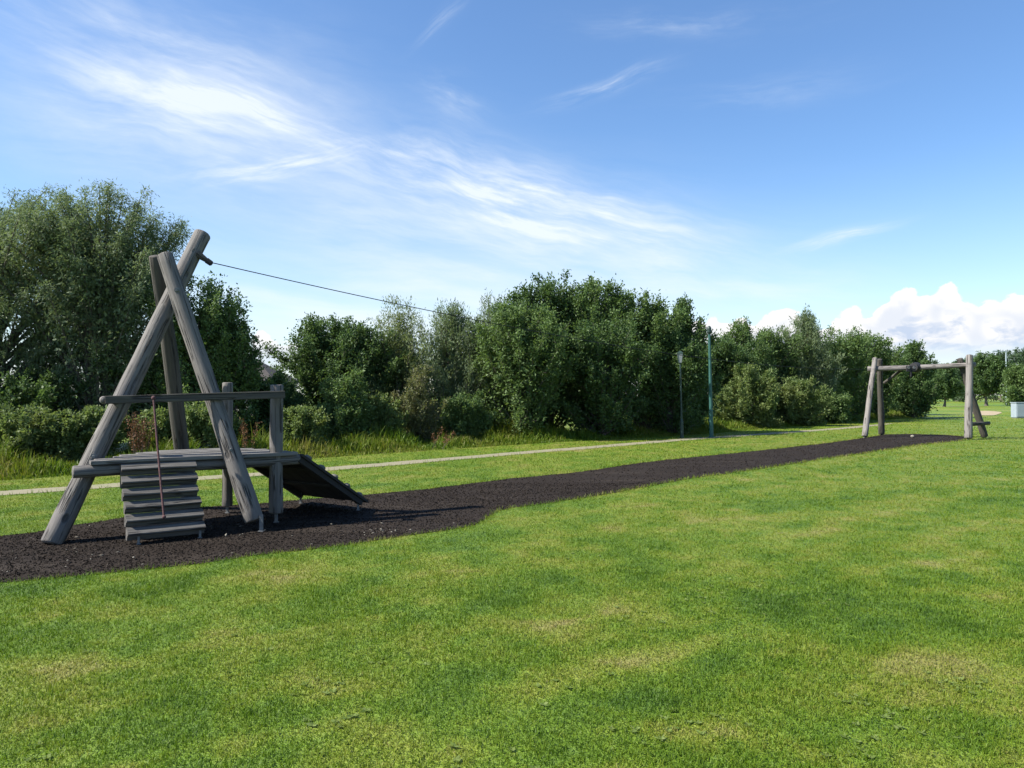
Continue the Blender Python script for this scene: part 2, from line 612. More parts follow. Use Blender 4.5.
def grass_mat(name, far=False, dark=1.0):
    """Lawn colour from the surveyed dryness plus small scale variation, for the turf sheet and the blades alike."""
    m, t, p, o = new_mat(name)
    at_ = t.new('ShaderNodeAttribute', attribute_name='dry')
    g = t.new('ShaderNodeNewGeometry')
    n = t.noise(g.outputs['Position'], 2.6, 5, 0.65)
    n2 = t.noise(g.outputs['Position'], 23, 3, 0.7)
    lush, mid, yel, straw = ((0.062, 0.126, 0.009), (0.108, 0.184, 0.011), (0.172, 0.214, 0.022), (0.25, 0.225, 0.075))
    k = lambda c: tuple(x * dark for x in c)
    d = t.m('ADD', at_.outputs['Fac'], t.m('MULTIPLY', t.m('SUBTRACT', n, 0.5), 0.5))
    if not far:
        d = t.m('ADD', d, t.m('MULTIPLY', t.m('SUBTRACT', g.outputs['Random Per Island'], 0.5), 0.24))
    else:
        d = t.m('ADD', d, t.m('MULTIPLY', t.m('SUBTRACT', n2, 0.5), 0.3))
    rp = t.new('ShaderNodeValToRGB')
    t.put(rp.inputs[0], d)
    el = rp.color_ramp.elements
    el[0].position, el[0].color = 0.12, (*k(lush), 1)
    el[1].position, el[1].color = 0.95, (*k(straw), 1)
    e = el.new(0.38)
    e.color = (*k(mid), 1)
    e = el.new(0.66)
    e.color = (*k(yel), 1)
    c = rp.outputs[0]
    t.put(p.inputs['Base Color'], c)
    p.inputs['Roughness'].default_value = 0.55
    p.inputs['Specular IOR Level'].default_value = 0.25
    if far:
        bump(t, p, t.m('ADD', n2, t.m('MULTIPLY', t.noise(g.outputs['Position'], 9, 5, 0.7), 1.5)), 0.06, 0.9)
    else:
        tr = t.new('ShaderNodeBsdfTranslucent')
        t.put(tr.inputs[0], t.mix(0.5, c, (1.0, 1.0, 0.4), 'MULTIPLY'))
        mx = t.new('ShaderNodeMixShader')
        mx.inputs[0].default_value = 0.4
        t.l.new(p.outputs[0], mx.inputs[1])
        t.l.new(tr.outputs[0], mx.inputs[2])
        t.l.new(mx.outputs[0], o.inputs[0])
    return m


TURF = grass_mat('turf', far=True, dark=0.92)
BLADE = grass_mat('grass_blades')

RUBBER, t, p, _ = new_mat('rubber_mulch')
g = t.new('ShaderNodeNewGeometry')
n = t.noise(g.outputs['Position'], 45, 5, 0.75)
n2 = t.noise(g.outputs['Position'], 1.3, 4, 0.6)
c = t.mix(t.rng(n, 0.3, 0.72), (0.011, 0.0085, 0.0068), (0.030, 0.0235, 0.0188))
c = t.mix(t.rng(n2, 0.4, 0.7, 0, 0.5), c, (0.026, 0.0215, 0.0185))
n3 = t.noise(t.mapping(g.outputs['Position'], rot=(0, 0, R(-42)), scale=(.35, 1.6, 1)), 1.0, 5, 0.65)
c = t.mix(t.rng(n3, 0.5, 0.75, 0, 0.7), c, (0.044, 0.036, 0.029))
t.put(p.inputs['Base Color'], c)
p.inputs['Roughness'].default_value = 0.8
p.inputs['Specular IOR Level'].default_value = 0.06
bump(t, p, n, 0.010, 0.7)

MULCH, t, p, _ = new_mat('rubber_chips')
g = t.new('ShaderNodeNewGeometry')
t.put(p.inputs['Base Color'], t.mix(t.m('POWER', g.outputs['Random Per Island'], 2.5), (0.012, 0.0095, 0.0077), (0.042, 0.0335, 0.0265)))
p.inputs['Roughness'].default_value = 0.8
p.inputs['Specular IOR Level'].default_value = 0.1

PATH, t, p, _ = new_mat('gravel_path')
g = t.new('ShaderNodeNewGeometry')
n = t.noise(g.outputs['Position'], 30, 5, 0.7)
n2 = t.noise(g.outputs['Position'], 0.9, 4, 0.6)
c = t.mix(t.rng(n, 0.3, 0.7), (0.15, 0.133, 0.083), (0.225, 0.202, 0.132))
c = t.mix(t.rng(n2, 0.45, 0.7, 0, 0.45), c, (0.15, 0.18, 0.07))
t.put(p.inputs['Base Color'], c)
p.inputs['Roughness'].default_value = 0.9
bump(t, p, n, 0.01, 0.6)
EARTH, t, p, _ = new_mat('bare_earth')
g = t.new('ShaderNodeNewGeometry')
n = t.noise(g.outputs['Position'], 1.5, 5, 0.7)
t.put(p.inputs['Base Color'], t.mix(n, (0.24, 0.19, 0.115), (0.32, 0.26, 0.165)))
p.inputs['Roughness'].default_value = 0.95

# ------------------------------------------------------------------ site plan
far_px = [(-260, 572), (-120, 553), (0, 537), (35, 532), (70, 526), (110, 520), (160, 512), (205, 507), (270, 503), (322, 498), (366, 495), (430, 489), (476, 483),
          (512, 478.5), (540, 476), (576, 472.5), (640, 463), (690, 457.5), (732, 453.5), (780, 448.5), (832, 442.5), (866, 437.5), (885, 434.5), (910, 434), (945, 435)]
near_px = [(975, 437.5), (962, 441), (930, 444), (900, 448), (870, 452.5), (840, 457), (800, 463), (760, 469), (696, 478), (640, 488), (600, 495.5), (576, 499.5), (540, 504.5), (512, 508),
           (500, 511), (489, 516), (484, 521), (472, 526), (440, 531), (410, 536), (375, 541), (350, 545), (300, 551), (255, 556), (205, 563.5), (160, 569), (75, 577), (0, 583), (-120, 596), (-260, 614)]


def densify(P, step=0.25, wob=0.035, seed=1):
    rnd = random.Random(seed)
    out = []
    for a, b in zip(P, P[1:]):
        n_ = max(1, int((b - a).length / step))
        for i in range(n_):
            q = a.lerp(b, i / n_)
            out.append(q + Vector((rnd.uniform(-wob, wob), rnd.uniform(-wob, wob), 0)))
    out.append(P[-1])
    return out


RUB = densify([gp(*q) for q in far_px], seed=1) + densify([gp(*q) for q in near_px], seed=2)
path_px = [(-260, 521), (-120, 504.5), (0, 493.5), (86, 487.5), (200, 478.5), (270, 473.5), (400, 463.2), (512, 453.7), (576, 448.6), (681, 439.8), (806, 431.2), (850, 427.8)]
PC = densify([gp(*q) for q in path_px] + [Vector((21.5, 43.5, 0))], step=0.5, wob=0.0)
LP, RP = [], []
rnd = random.Random(5)
for i, q in enumerate(PC):
    d = (PC[min(i + 1, len(PC) - 1)] - PC[max(i - 1, 0)]).normalized()
    nrm = Vector((-d.y, d.x, 0))
    w = 0.34 * min(1.0, (len(PC) - 1 - i) / 10 + 0.25)
    LP.append(q + nrm * (w + rnd.uniform(-.04, .04)))
    RP.append(q - nrm * (w + rnd.uniform(-.04, .04)))
PATHPOLY = LP + RP[::-1]
rub_np = [(q.x, q.y) for q in RUB]
path_np = [(q.x, q.y) for q in PATHPOLY]
EARTHPOLY = []
ec = gp(986, 413.0)
for i in range(28):
    a = 2 * math.pi * i / 28
    EARTHPOLY.append(ec + Vector((ec.y, -ec.x, 0)).normalized() * 1.15 * math.cos(a) * (1 + .15 * math.sin(3 * a)) + ec.normalized() * 10 * math.sin(a))

# dryness of the lawn: 0 lush .. 1 straw
dry_spots = []
for px, py, rx, ry, am in ((640, 610, 1.0, .35, .30), (585, 635, .5, .3, .22), (700, 590, .7, .4, .16), (900, 690, .7, .35, .30), (930, 665, .6, .4, .24), (680, 735, .30, .12, .42), (820, 755, .30, .10, .36), (640, 655, .3, .16, .25),
                           (235, 740, .22, .14, .34), (330, 728, .25, .12, .24), (120, 610, .8, .25, .22), (300, 575, 1.2, .35, .22), (560, 560, 1.6, .5, .14), (900, 560, 1.6, .5, .14), (60, 670, .5, .2, .12),
                           (450, 640, .8, .4, .12), (960, 480, 3, 1.5, .10), (740, 520, 3, 1.0, .12),
                           (780, 605, .95, .75, -.38), (700, 640, .4, .25, -.25), (610, 755, .5, .2, -.2), (870, 640, .5, .4, -.2), (640, 700, .35, .2, -.25), (470, 700, .5, .2, -.18), (180, 560, .8, .4, -.15), (500, 600, 1.0, .4, -.15), (960, 740, .3, .15, -.25)):
    c_ = gp(px, py)
    dry_spots.append((c_.x, c_.y, rx, ry, am))


def dryness(x, y):
    a, b = .73 * x + .68 * y, -.68 * x + .73 * y
    d = 0.43 + 0.30 * (fbm(x * 0.55 + 40, y * 0.55 + 9, 4) - 0.5) + 0.75 * (fbm(x * 2.6 + 3, y * 2.6 + 70, 4) - 0.5) + .42 * (fbm(a * .35 + 7, b * 2.4 + 50, 4) - .5) + 0.35 * (fbm(x * 9 + 3, y * 9 + 7, 2) - 0.5)
    for cx, cy, rx, ry, am in dry_spots:
        q = ((x - cx) / rx) ** 2 + ((y - cy) / ry) ** 2
        d = d + (.8 if am > 0 else 1.05) * am * np.exp(-q * 1.2) * (0.6 + 0.8 * fbm(x * 3 + 8, y * 3, 3))
    # the mown grass beyond the play strip is fresher and lighter
    return np.clip(d + 0.10 * np.clip((y - 9) / 12, 0, 1), 0, 1)


def add_attr(me, name, vals):
    a = me.attributes.new(name, 'FLOAT', 'POINT')
    a.data.foreach_set('value', np.asarray(vals, np.float32))


# ------------------------------------------------------------------ ground: one sheet to the horizon, finer where it is near
ys = np.concatenate([np.arange(-12, 1.5, 1.5), np.arange(1.5, 14, 0.12), np.arange(14, 40, 0.6), np.arange(40, 120, 4), np.array([120, 160, 220, 320, 500, 900, 1800])])
xs = np.concatenate([-np.array([1800, 900, 500, 320, 220, 160, 120, 100]), np.arange(-90, -14, 4), np.arange(-14, 14, 0.15), np.arange(14, 60, 2), np.array([60, 70, 80, 100, 120, 160, 220, 320, 500, 900, 1800])])
GX, GY = np.meshgrid(xs, ys)
nx, ny = len(xs), len(ys)
gx, gy = GX.ravel(), GY.ravel()
i = np.arange(ny - 1)[:, None] * nx
j = np.arange(nx - 1)[None, :]
quad = np.stack([i + j, i + j + 1, i + nx + j + 1, i + nx + j], -1).reshape(-1, 4)
me = mesh_np('lawn', np.stack([gx, gy, np.zeros_like(gx)], 1), [quad])
add_attr(me, 'dry', dryness(gx, gy))
tag(link('lawn', me, TURF), 'green mown lawn with dry straw patches', None, kind='structure')


def sheet(name, poly, z, mat, label):
    bm = bmesh.new()
    vs = [bm.verts.new((q.x, q.y, z)) for q in poly]
    es = [bm.edges.new((vs[k], vs[(k + 1) % len(vs)])) for k in range(len(vs))]
    bmesh.ops.triangle_fill(bm, edges=es, use_beauty=True)
    me = bm_mesh(name, bm)
    o = link(name, me, mat)
    for pl in me.polygons:
        if pl.normal.z < 0:
            pl.flip()
    return tag(o, label, None, kind='structure')


sheet('rubber_surface', RUB, 0.006, RUBBER, 'long strip of black rubber mulch under the zip line')
sheet('path', PATHPOLY, 0.005, PATH, 'narrow pale gravel path crossing the grass')
sheet('bare_earth', EARTHPOLY, 0.02, EARTH, 'bare sandy patch in the far grass')


# ------------------------------------------------------------------ grass blades and other ground cover
def blades(x, y, h, w, rng, lean=0.55, z0=0.0, five=True):
    n_ = len(x)
    a = rng.uniform(0, 2 * np.pi, n_)
    ln = np.abs(rng.normal(0, lean, n_)) * h + 0.1 * h
    la = rng.uniform(0, 2 * np.pi, n_)
    tip = np.stack([x + ln * np.cos(la), y + ln * np.sin(la), np.maximum(h - 0.35 * ln, .3 * h)], 1)
    b = np.stack([x, y, np.full(n_, z0)], 1)
    s = np.stack([np.cos(a) * w / 2, np.sin(a) * w / 2, np.zeros(n_)], 1)
    if not five:
        V_ = np.stack([b - s, b + s, tip], 1).reshape(-1, 3)
        F = (np.arange(n_)[:, None] * 3 + np.arange(3)[None, :])
        return V_, [F], 3
    mid = b + np.stack([0.35 * ln * np.cos(la), 0.35 * ln * np.sin(la), 0.62 * h], 1)
    V_ = np.stack([b - s, b + s, mid - s * .8, mid + s * .8, tip], 1).reshape(-1, 3)
    o = np.arange(n_)[:, None] * 5
    return V_, [np.concatenate([o + np.array([[0, 1, 3, 2]])]), np.concatenate([o + np.array([[2, 3, 4]])])], 5


def scatter(y0, y1, density, rng, x_margin=1.5):
    """points spread over the ground between two distances in front of the photographer"""
    half = 0.68 * y1 + x_margin
    n_ = int(density * 2 * half * (y1 - y0))
    x, y = rng.uniform(-half, half, n_), rng.uniform(y0, y1, n_)
    k = np.abs(x) < 0.68 * y + x_margin
    return x[k], y[k]


rng = np.random.default_rng(4)
allV, allF4, allF3, allD, base = [], [], [], [], 0
for y0, y1, dn, h0, w0, five in ((1.9, 4.5, 8500, .024, .0042, True), (4.5, 7, 5600, .025, .005, True), (7, 11, 2900, .027, .0075, False), (11, 18, 950, .031, .012, False), (18, 32, 260, .038, .022, False), (32, 55, 45, .045, .045, False)):
    a0, a1 = .22 * y0, .22 * y1
    x, y = scatter(max(1.8, y0 - a0), y1 + a1, dn, rng)
    keep = np.minimum(1, (y - y0 + a0) / (2 * a0) if y0 > 2 else 1) * np.clip((y1 + a1 - y) / (2 * a1), 0, 1)
    k = rng.random(len(x)) < keep
    x, y = x[k], y[k]
    k = ~inside(rub_np, x, y) & ~inside(path_np, x, y)
    x, y = x[k], y[k]
    dr = dryness(x, y)
    tuft = fbm(x * 1.7 + 9, y * 1.7 + 33, 4)
    fine = fbm(x * 7 + 1, y * 7, 2)
    hh = h0 * (0.75 + .55 * np.clip((tuft - .25) / .5, 0, 1)) * rng.uniform(.6, 1.25, len(x)) * (1.25 - .6 * dr) * (.6 + .8 * fine)
    V_, F_, st = blades(x, y, hh, w0 * rng.uniform(.7, 1.3, len(x)), rng, 1.0, five=five)
    for f in F_:
        (allF4 if f.shape[1] == 4 else allF3).append(f + base)
    base += len(V_)
    allV.append(V_)
    allD.append(np.repeat(np.clip(dr + rng.normal(0, .07, len(x)), 0, 1), st))
# ragged fringe along the mulch and the path
for poly, dn in ((RUB, 150), (PATHPOLY, 60)):
    P = np.array([(q.x, q.y) for q in poly])
    Q = np.roll(P, -1, 0)
    ln = np.linalg.norm(Q - P, axis=1)
    ln[ln > 3] = 0
    dist = np.linalg.norm((P + Q) / 2, axis=1)
    cnt = (ln * dn * np.clip(9 / dist, .15, 1.3)).astype(int)
    idx = np.repeat(np.arange(len(P)), cnt)
    tt = rng.random(len(idx))[:, None]
    pt = P[idx] * (1 - tt) + Q[idx] * tt + rng.normal(0, .035, (len(idx), 2))
    sz = np.clip(dist[idx] / 9, .8, 3)
    V_, F_, st = blades(pt[:, 0], pt[:, 1], .045 * rng.uniform(.5, 1.5, len(idx)) * np.clip(sz, 1, 1.6), .007 * sz, rng, .9, five=False)
    allF3.append(F_[0] + base)
    base += len(V_)
    allV.append(V_)
    allD.append(np.repeat(np.clip(dryness(pt[:, 0], pt[:, 1]) + rng.uniform(-.1, .3, len(idx)), 0, 1), st))
me = mesh_np('grass_blades', np.concatenate(allV), [np.concatenate(allF4), np.concatenate(allF3)])
add_attr(me, 'dry', np.concatenate(allD))
tag(link('grass', me, BLADE), 'short mown grass blades covering the lawn', 'grass', kind='stuff')

# loose rubber shreds over the strip
rng = np.random.default_rng(8)
vs_, fs_, base = [], [], 0
for y0, y1, dn, sz in ((5.5, 9, 1700, .012), (9, 14, 800, .014), (14, 32, 110, .018)):
    x, y = scatter(y0, y1, dn, rng, 3)
    k = inside(rub_np, x, y)
    x, y = x[k], y[k]
    n_ = len(x)
    s = sz * rng.uniform(.5, 1.5, n_)
    c_ = np.stack([x, y, .006 + s * .2], 1)
    a = rng.normal(0, 1, (n_, 3))
    a[:, 2] *= .5
    a /= np.linalg.norm(a, axis=1)[:, None]
    b = np.cross(a, rng.normal(0, 1, (n_, 3)))
    b /= np.linalg.norm(b, axis=1)[:, None]
    c3 = np.cross(a, b)
    T = np.stack([c_ + a * s[:, None], c_ - a * s[:, None] * .6 + b * s[:, None] * .5, c_ - a * s[:, None] * .5 - b * s[:, None] * .5, c_ + c3 * s[:, None] * .4], 1)
    vs_.append(T.reshape(-1, 3))
    o = np.arange(n_)[:, None, None] * 4
    fs_.append((o + np.array([[[0, 1, 2], [0, 1, 3], [1, 2, 3], [0, 2, 3]]])).reshape(-1, 3) + base)
    base += n_ * 4
me = mesh_np('rubber_shreds', np.concatenate(vs_), [np.concatenate(fs_)])
tag(link('rubber_mulch', me, MULCH), 'loose black rubber shreds lying over the play strip', 'rubber mulch', kind='stuff')

# pale chips and dry leaves scattered on the mulch
n_ = 90
x, y = rng.uniform(-5.6, -.6, n_), rng.uniform(6.6, 9.5, n_)
cl = gp(397, 533)
x[:14], y[:14] = rng.normal(cl.x - .1, .18, 14), rng.normal(cl.y, .09, 14)
k = inside(rub_np, x, y)
x, y = x[k], y[k]
n_ = len(x)
s = rng.uniform(.012, .034, n_)
a = rng.uniform(0, 6.28, n_)
e1, e2 = np.stack([np.cos(a), np.sin(a), rng.normal(0, .2, n_)], 1) * s[:, None], np.stack([-np.sin(a), np.cos(a), rng.normal(0, .3, n_)], 1) * s[:, None] * .4
c_ = np.stack([x, y, np.full(n_, .03)], 1)
up = np.array([[0, 0, .006]])
T = np.stack([c_ - e1, c_ - e2, c_ + e1, c_ + e2, c_ + up], 1).reshape(-1, 3)
o = np.arange(n_)[:, None, None] * 5
me = mesh_np('chips', T, [(o + np.array([[[0, 1, 4], [1, 2, 4], [2, 3, 4], [3, 0, 4], ]])).reshape(-1, 3), (np.arange(n_)[:, None] * 5 + np.array([[3, 2, 1, 0]]))])
tag(link('debris', me, CHIP), 'pale wood chips and dry leaves scattered on the black mulch', 'debris', kind='stuff')


def leaf_quads(p, d, side, L, Wd):
    """diamond leaves: base p, direction d, side vector, lengths and widths"""
    L, Wd = L[:, None], Wd[:, None]
    V_ = np.stack([p, p + d * L * .45 + side * Wd * .5, p + d * L, p + d * L * .45 - side * Wd * .5], 1).reshape(-1, 3)
    return V_, np.arange(len(p) * 4).reshape(-1, 4)


def unit(v):
    return v / (np.linalg.norm(v, axis=1)[:, None] + 1e-9)


# low broad leaved weeds in the mown lawn
rng = np.random.default_rng(21)
ps, ds, ss, Ls, Ws = [], [], [], [], []
spots = [(315, 688, 16, .16), (330, 724, 10, .1), (175 + 512, 725, 12, .1), (935, 685, 16, .12), (855, 700, 9, .07), (740, 590, 24, .3), (800, 600, 22, .3), (700, 605, 14, .2), (645, 735, 10, .12),
         (40, 752, 5, .05), (480, 760, 10, .12), (920, 722, 18, .15), (400, 660, 8, .15), (640, 620, 10, .2), (860, 755, 10, .1), (260, 640, 8, .2), (560, 690, 8, .2), (980, 690, 10, .12), (600, 560, 12, .4), (850, 560, 12, .4), (420, 580, 10, .4), (150, 640, 8, .3)]
for px, py, cnt, sp in [(a_, b_, max(3, int(c_ * .7)), d_) for a_, b_, c_, d_ in spots]:
    c_ = gp(px, py)
    for _ in range(cnt):
        cx, cy = rng.normal(c_.x, sp), rng.normal(c_.y, sp * .8)
        if inside(rub_np, np.array([cx]), np.array([cy]))[0]:
            continue
        m_ = rng.integers(4, 8)
        a = np.linspace(0, 6.28, m_, endpoint=False) + rng.uniform(0, 3)
        ps.append(np.stack([np.full(m_, cx), np.full(m_, cy), np.full(m_, .006)], 1))
        ds.append(unit(np.stack([np.cos(a), np.sin(a), rng.uniform(.1, .45, m_)], 1)))
        ss.append(np.stack([-np.sin(a), np.cos(a), rng.normal(0, .25, m_)], 1))
        Ls.append(rng.uniform(.015, .04, m_))
        Ws.append(rng.uniform(.01, .022, m_))
V_, F_ = leaf_quads(np.concatenate(ps), np.concatenate(ds), np.concatenate(ss), np.concatenate(Ls), np.concatenate(Ws))
me = mesh_np('weeds', V_, [F_])
L_WEED = leaf_mat('weed_leaves', (0.11, 0.17, 0.035), (0.20, 0.25, 0.085), (0.15, 0.20, 0.05), spec=0.1)
tag(link('lawn_weeds', me, L_WEED), 'small broad leaved weeds growing in the mown lawn', 'weeds', kind='stuff')

# ------------------------------------------------------------------ rough grass verge at the foot of the trees
VERGE = [gp(*q) for q in ((-260, 502), (-60, 486), (0, 481), (110, 473), (210, 467), (309, 459), (456, 448.7), (562, 442), (640, 438.5), (720, 433), (800, 426), (850, 422), (905, 418.5), (930, 416.5))]
rng = np.random.default_rng(31)
xs_, ys_, hs_, ws_ = [], [], [], []
for a, b in zip(VERGE, VERGE[1:]):
    d = (b - a)
    nrm = Vector((-d.y, d.x, 0)).normalized()
    n_ = int(d.length * 1500)
    t_ = rng.random(n_)
    off = rng.random(n_) ** 1.15 * 3.0
    x = a.x + d.x * t_ + nrm.x * off
    y = a.y + d.y * t_ + nrm.y * off
    patch = fbm(x * .8 + 5, y * .8 + 2, 3)
    front = np.clip(off / .9, .18, 1)
    h = (.10 + .42 * np.clip((patch - .3) / .4, 0, 1)) * front * (1 + .55 * off / 3) * rng.uniform(.45, 1.3, n_)
    xs_.append(x); ys_.append(y); hs_.append(h)
    ws_.append(.012 + .0006 * y)
x, y, h, w = map(np.concatenate, (xs_, ys_, hs_, ws_))
V_, F_, st = blades(x, y, h, w, rng, .4, five=True)
me = mesh_np('verge', V_, F_)
add_attr(me, 'dry', np.repeat(np.clip(.44 + .8 * (fbm(x * .6, y * .6 + 77, 3) - .42) + rng.normal(0, .12, len(x)), 0, 1), st))
VERGE_M = grass_mat('rough_grass_blades', dark=0.8)
tag(link('tall_grass', me, VERGE_M), 'rough tall grass along the foot of the trees', 'tall grass', kind='stuff')


# ------------------------------------------------------------------ trees
GT = 'trees in the belt beyond the path'
GS = 'shrubs at the foot of the tree belt'
LEAF_N, LEAF_L, LEAF_W = 1.6, 1.0, 1.1


def tree(name, label, cat, group, px, Y, top_y, width, mat, kind='round', n_leaves=16000, leaf=(.085, .045), seed=1, base=0.12, n_lobes=16, trunk_r=0.09, spray=1.0, depth=None, loc=None, H=None, core=.12):
    """Trunk with ascending boughs that end on an uneven crown outline; every bough carries leafy side twigs."""
    rng = np.random.default_rng(seed * 7 + 3)
    n_leaves = int(n_leaves * LEAF_N)
    if loc is None:
        tp = at(px, top_y, Y)
        loc = Vector((tp.x, Y, 0))
        H = tp.z
    Wd = width * (1.22 if group == GT else 1.0)
    Dp = depth or Wd * 0.9
    zb = H * base
    if kind == 'willow':
        flare = lambda t: np.where(t < .45, .78 + .22 * np.sin(t / .45 * np.pi / 2), np.clip(1 - ((t - .45) / .57) ** 3.6, 0.06, 1) ** .5)
    elif kind == 'tall':
        flare = lambda t: np.where(t < .3, .85 + .15 * t / .3, np.clip(1 - ((t - .3) / .73) ** 2.8, 0.05, 1))
    elif kind == 'standard':
        flare = lambda t: np.sqrt(np.clip(1 - ((t - .42) / .6) ** 2, 0.03, 1))
    else:
        flare = lambda t: np.where(t < .45, .88 + .12 * t / .45, np.clip(1 - ((t - .45) / .56) ** 3.2, 0.05, 1) ** .5)
    nb = int(n_lobes * 4.2)
    t_ = rng.uniform(.04, 1, nb) ** .75
    t_[:4] = (.97, 1.0, .93, .98)
    ang = rng.uniform(0, 2 * np.pi, nb)
    lump = 1 + (.42 if group == GS else .26) * (vnoise(np.cos(ang) * 1.6 + 40 + seed * 3.1, np.sin(ang) * 1.6 + t_ * 3.2 + 20) - .5) * 2 * .8
    rr = np.sqrt(rng.uniform(.22, 1, nb)) * flare(t_) * .5 * lump * .93
    Tz = zb + (H * .97 - zb) * t_ * (1 + .05 * (lump - 1) / .3)
    dome = rng.random(nb) < (.12 if group == GS else .35)            # boughs that make the top of the crown
    aq = np.sqrt(rng.uniform(0, 1, nb)) * .92
    hq = zb + (H * .97 - zb) * (.62 + .38 * np.sqrt(1 - aq ** 2))
    if kind in ('round', 'willow'):
        rr = np.where(dome, aq * .5 * lump, rr)
        Tz = np.where(dome, hq, Tz)
    Tz += rng.normal(0, .022, nb) * H
    if group == GS:
        Tz *= rng.uniform(.72, 1.06, nb)
    Tz = np.minimum(Tz, H * 1.01)
    T = np.stack([rr * Wd * np.cos(ang), rr * Dp * np.sin(ang), Tz], 1)
    z0 = np.clip(Tz - H * rng.uniform(.28, .55, nb), .03 * H if kind != 'standard' else zb * .9, H * .72)
    S0 = np.stack([T[:, 0] * .10, T[:, 1] * .10, z0], 1)
    up = {'tall': .22, 'willow': .75, 'standard': .5}.get(kind, .42)
    M = S0 + (T - S0) * np.array([[.62, .62, up]])
    bez = lambda s, k: ((1 - s) ** 2)[:, None] * S0[k] + (2 * s * (1 - s))[:, None] * M[k] + (s ** 2)[:, None] * T[k]
    L = np.linalg.norm(T - S0, axis=1)
    # side twigs
    per = 12
    ns = n_leaves // per
    k = rng.choice(nb, ns, p=L / L.sum())
    s_ = 1 - rng.uniform(0, 1, ns) ** 1.25 * .78
    P0 = bez(s_, k)
    tan = unit(bez(np.clip(s_ + .05, 0, 1.05), k) - P0 + 1e-6)
    tw = np.clip(.16 * min(Wd, H * .8), .16, .6)
    ln = tw * rng.uniform(.35, 1.15, ns) * (1.25 - .55 * s_)
    lift = {'tall': .55, 'willow': -.12}.get(kind, .18)
    dirs = unit(tan * (.55 + .5 * (s_ > .93))[:, None] + rng.normal(0, .62, (ns, 3)) + np.array([[0, 0, lift]]))
    P1 = P0 + dirs * ln[:, None]
    if kind == 'willow':
        P1[:, 2] -= ln * rng.uniform(0, .7, ns)
    P1[:, 2] = np.clip(P1[:, 2], .05, H * 1.04)
    tt = rng.uniform(0, 1.02, (ns, per, 1))
    P = (P0[:, None, :] * (1 - tt) + P1[:, None, :] * tt).reshape(-1, 3)
    P += rng.normal(0, 1, P.shape) * leaf[0] * .55
    sd = np.repeat(unit(P1 - P0), per, 0)
    n_ = len(P)
    bias = {'willow': -.4, 'tall': .35}.get(kind, -.05)
    d = unit(sd * .7 + rng.normal(0, .55, (n_, 3)) + np.array([[0, 0, bias]]))
    side = unit(np.cross(d, unit(rng.normal(0, .7, (n_, 3)) + np.array([[0, 0, 1.0]]))))
    Lf = leaf[0] * LEAF_L * rng.uniform(.6, 1.35, n_)
    Wf = leaf[1] * LEAF_W * rng.uniform(.6, 1.3, n_)
    P[:, 2] = np.clip(P[:, 2], .03, None)
    # bigger leaves deep inside close most of the gaps
    nc = int(n_leaves * core)
    kc = rng.choice(nb, nc, p=L / L.sum())
    Pc = bez(rng.uniform(.2, .72, nc), kc) + rng.normal(0, 1, (nc, 3)) * tw * .35
    Pc[:, 2] = np.clip(Pc[:, 2], .05, H * .95)
    dc = unit(rng.normal(0, 1, (nc, 3)))
    P, d = np.concatenate([P, Pc]), np.concatenate([d, dc])
    side = np.concatenate([side, unit(np.cross(dc, rng.normal(0, 1, (nc, 3))))])
    Lf = np.concatenate([Lf, leaf[0] * 1.4 * rng.uniform(.7, 1.3, nc)])
    Wf = np.concatenate([Wf, max(leaf[1], leaf[0] * .4) * 1.5 * rng.uniform(.7, 1.3, nc)])
    V_, F_ = leaf_quads(P, d, side, Lf, Wf)
    root = empty(name, loc)
    tag(root, label, cat, group)
    me = mesh_np('crown', V_, [F_])
    me.materials.append(mat)
    cr = bpy.data.objects.new('crown', me)
    COL.objects.link(cr)
    cr.parent = root
    paths = []
    nst = 1 if kind == 'standard' else (3 if kind in ('willow', 'tall') else 2)
    for q_ in range(nst):
        a = rng.uniform(0, 6.28)
        sp = 0 if nst == 1 else .05 * Wd
        b0 = np.array([sp * .5 * np.cos(a), sp * .5 * np.sin(a), -.05])
        b1 = np.array([sp * 1.4 * np.cos(a), sp * 1.4 * np.sin(a), H * rng.uniform(.68, .8)])
        m1 = (b0 + b1) / 2 + np.array([rng.normal(0, .03) * Wd, rng.normal(0, .03) * Wd, 0])
        q = np.linspace(0, 1, 9)[:, None]
        paths.append(((1 - q) ** 2 * b0 + 2 * q * (1 - q) * m1 + q ** 2 * b1, trunk_r * (1 - .75 * q[:, 0]) * (1 + .5 * np.exp(-q[:, 0] * 18))))
    q = np.linspace(0, 1, 7)
    for b in range(nb):
        r0 = trunk_r * .42 * (1 - .6 * z0[b] / H) + .006
        paths.append((bez(q, np.full(7, b)), np.maximum(r0 * (1 - .9 * q), .003)))
    for b in range(0, ns, max(1, ns // 260)):
        paths.append((np.stack([P0[b], (P0[b] + P1[b]) / 2, P1[b]]), np.array([.007, .005, .003])))
    V_, F_ = tube_np(paths, 5)
    me = mesh_np('trunk', V_, [F_])
    me.polygons.foreach_set('use_smooth', [True] * len(me.polygons))
    me.materials.append(BARK)
    tr = bpy.data.objects.new('trunk', me)
    COL.objects.link(tr)
    tr.parent = root
    return root


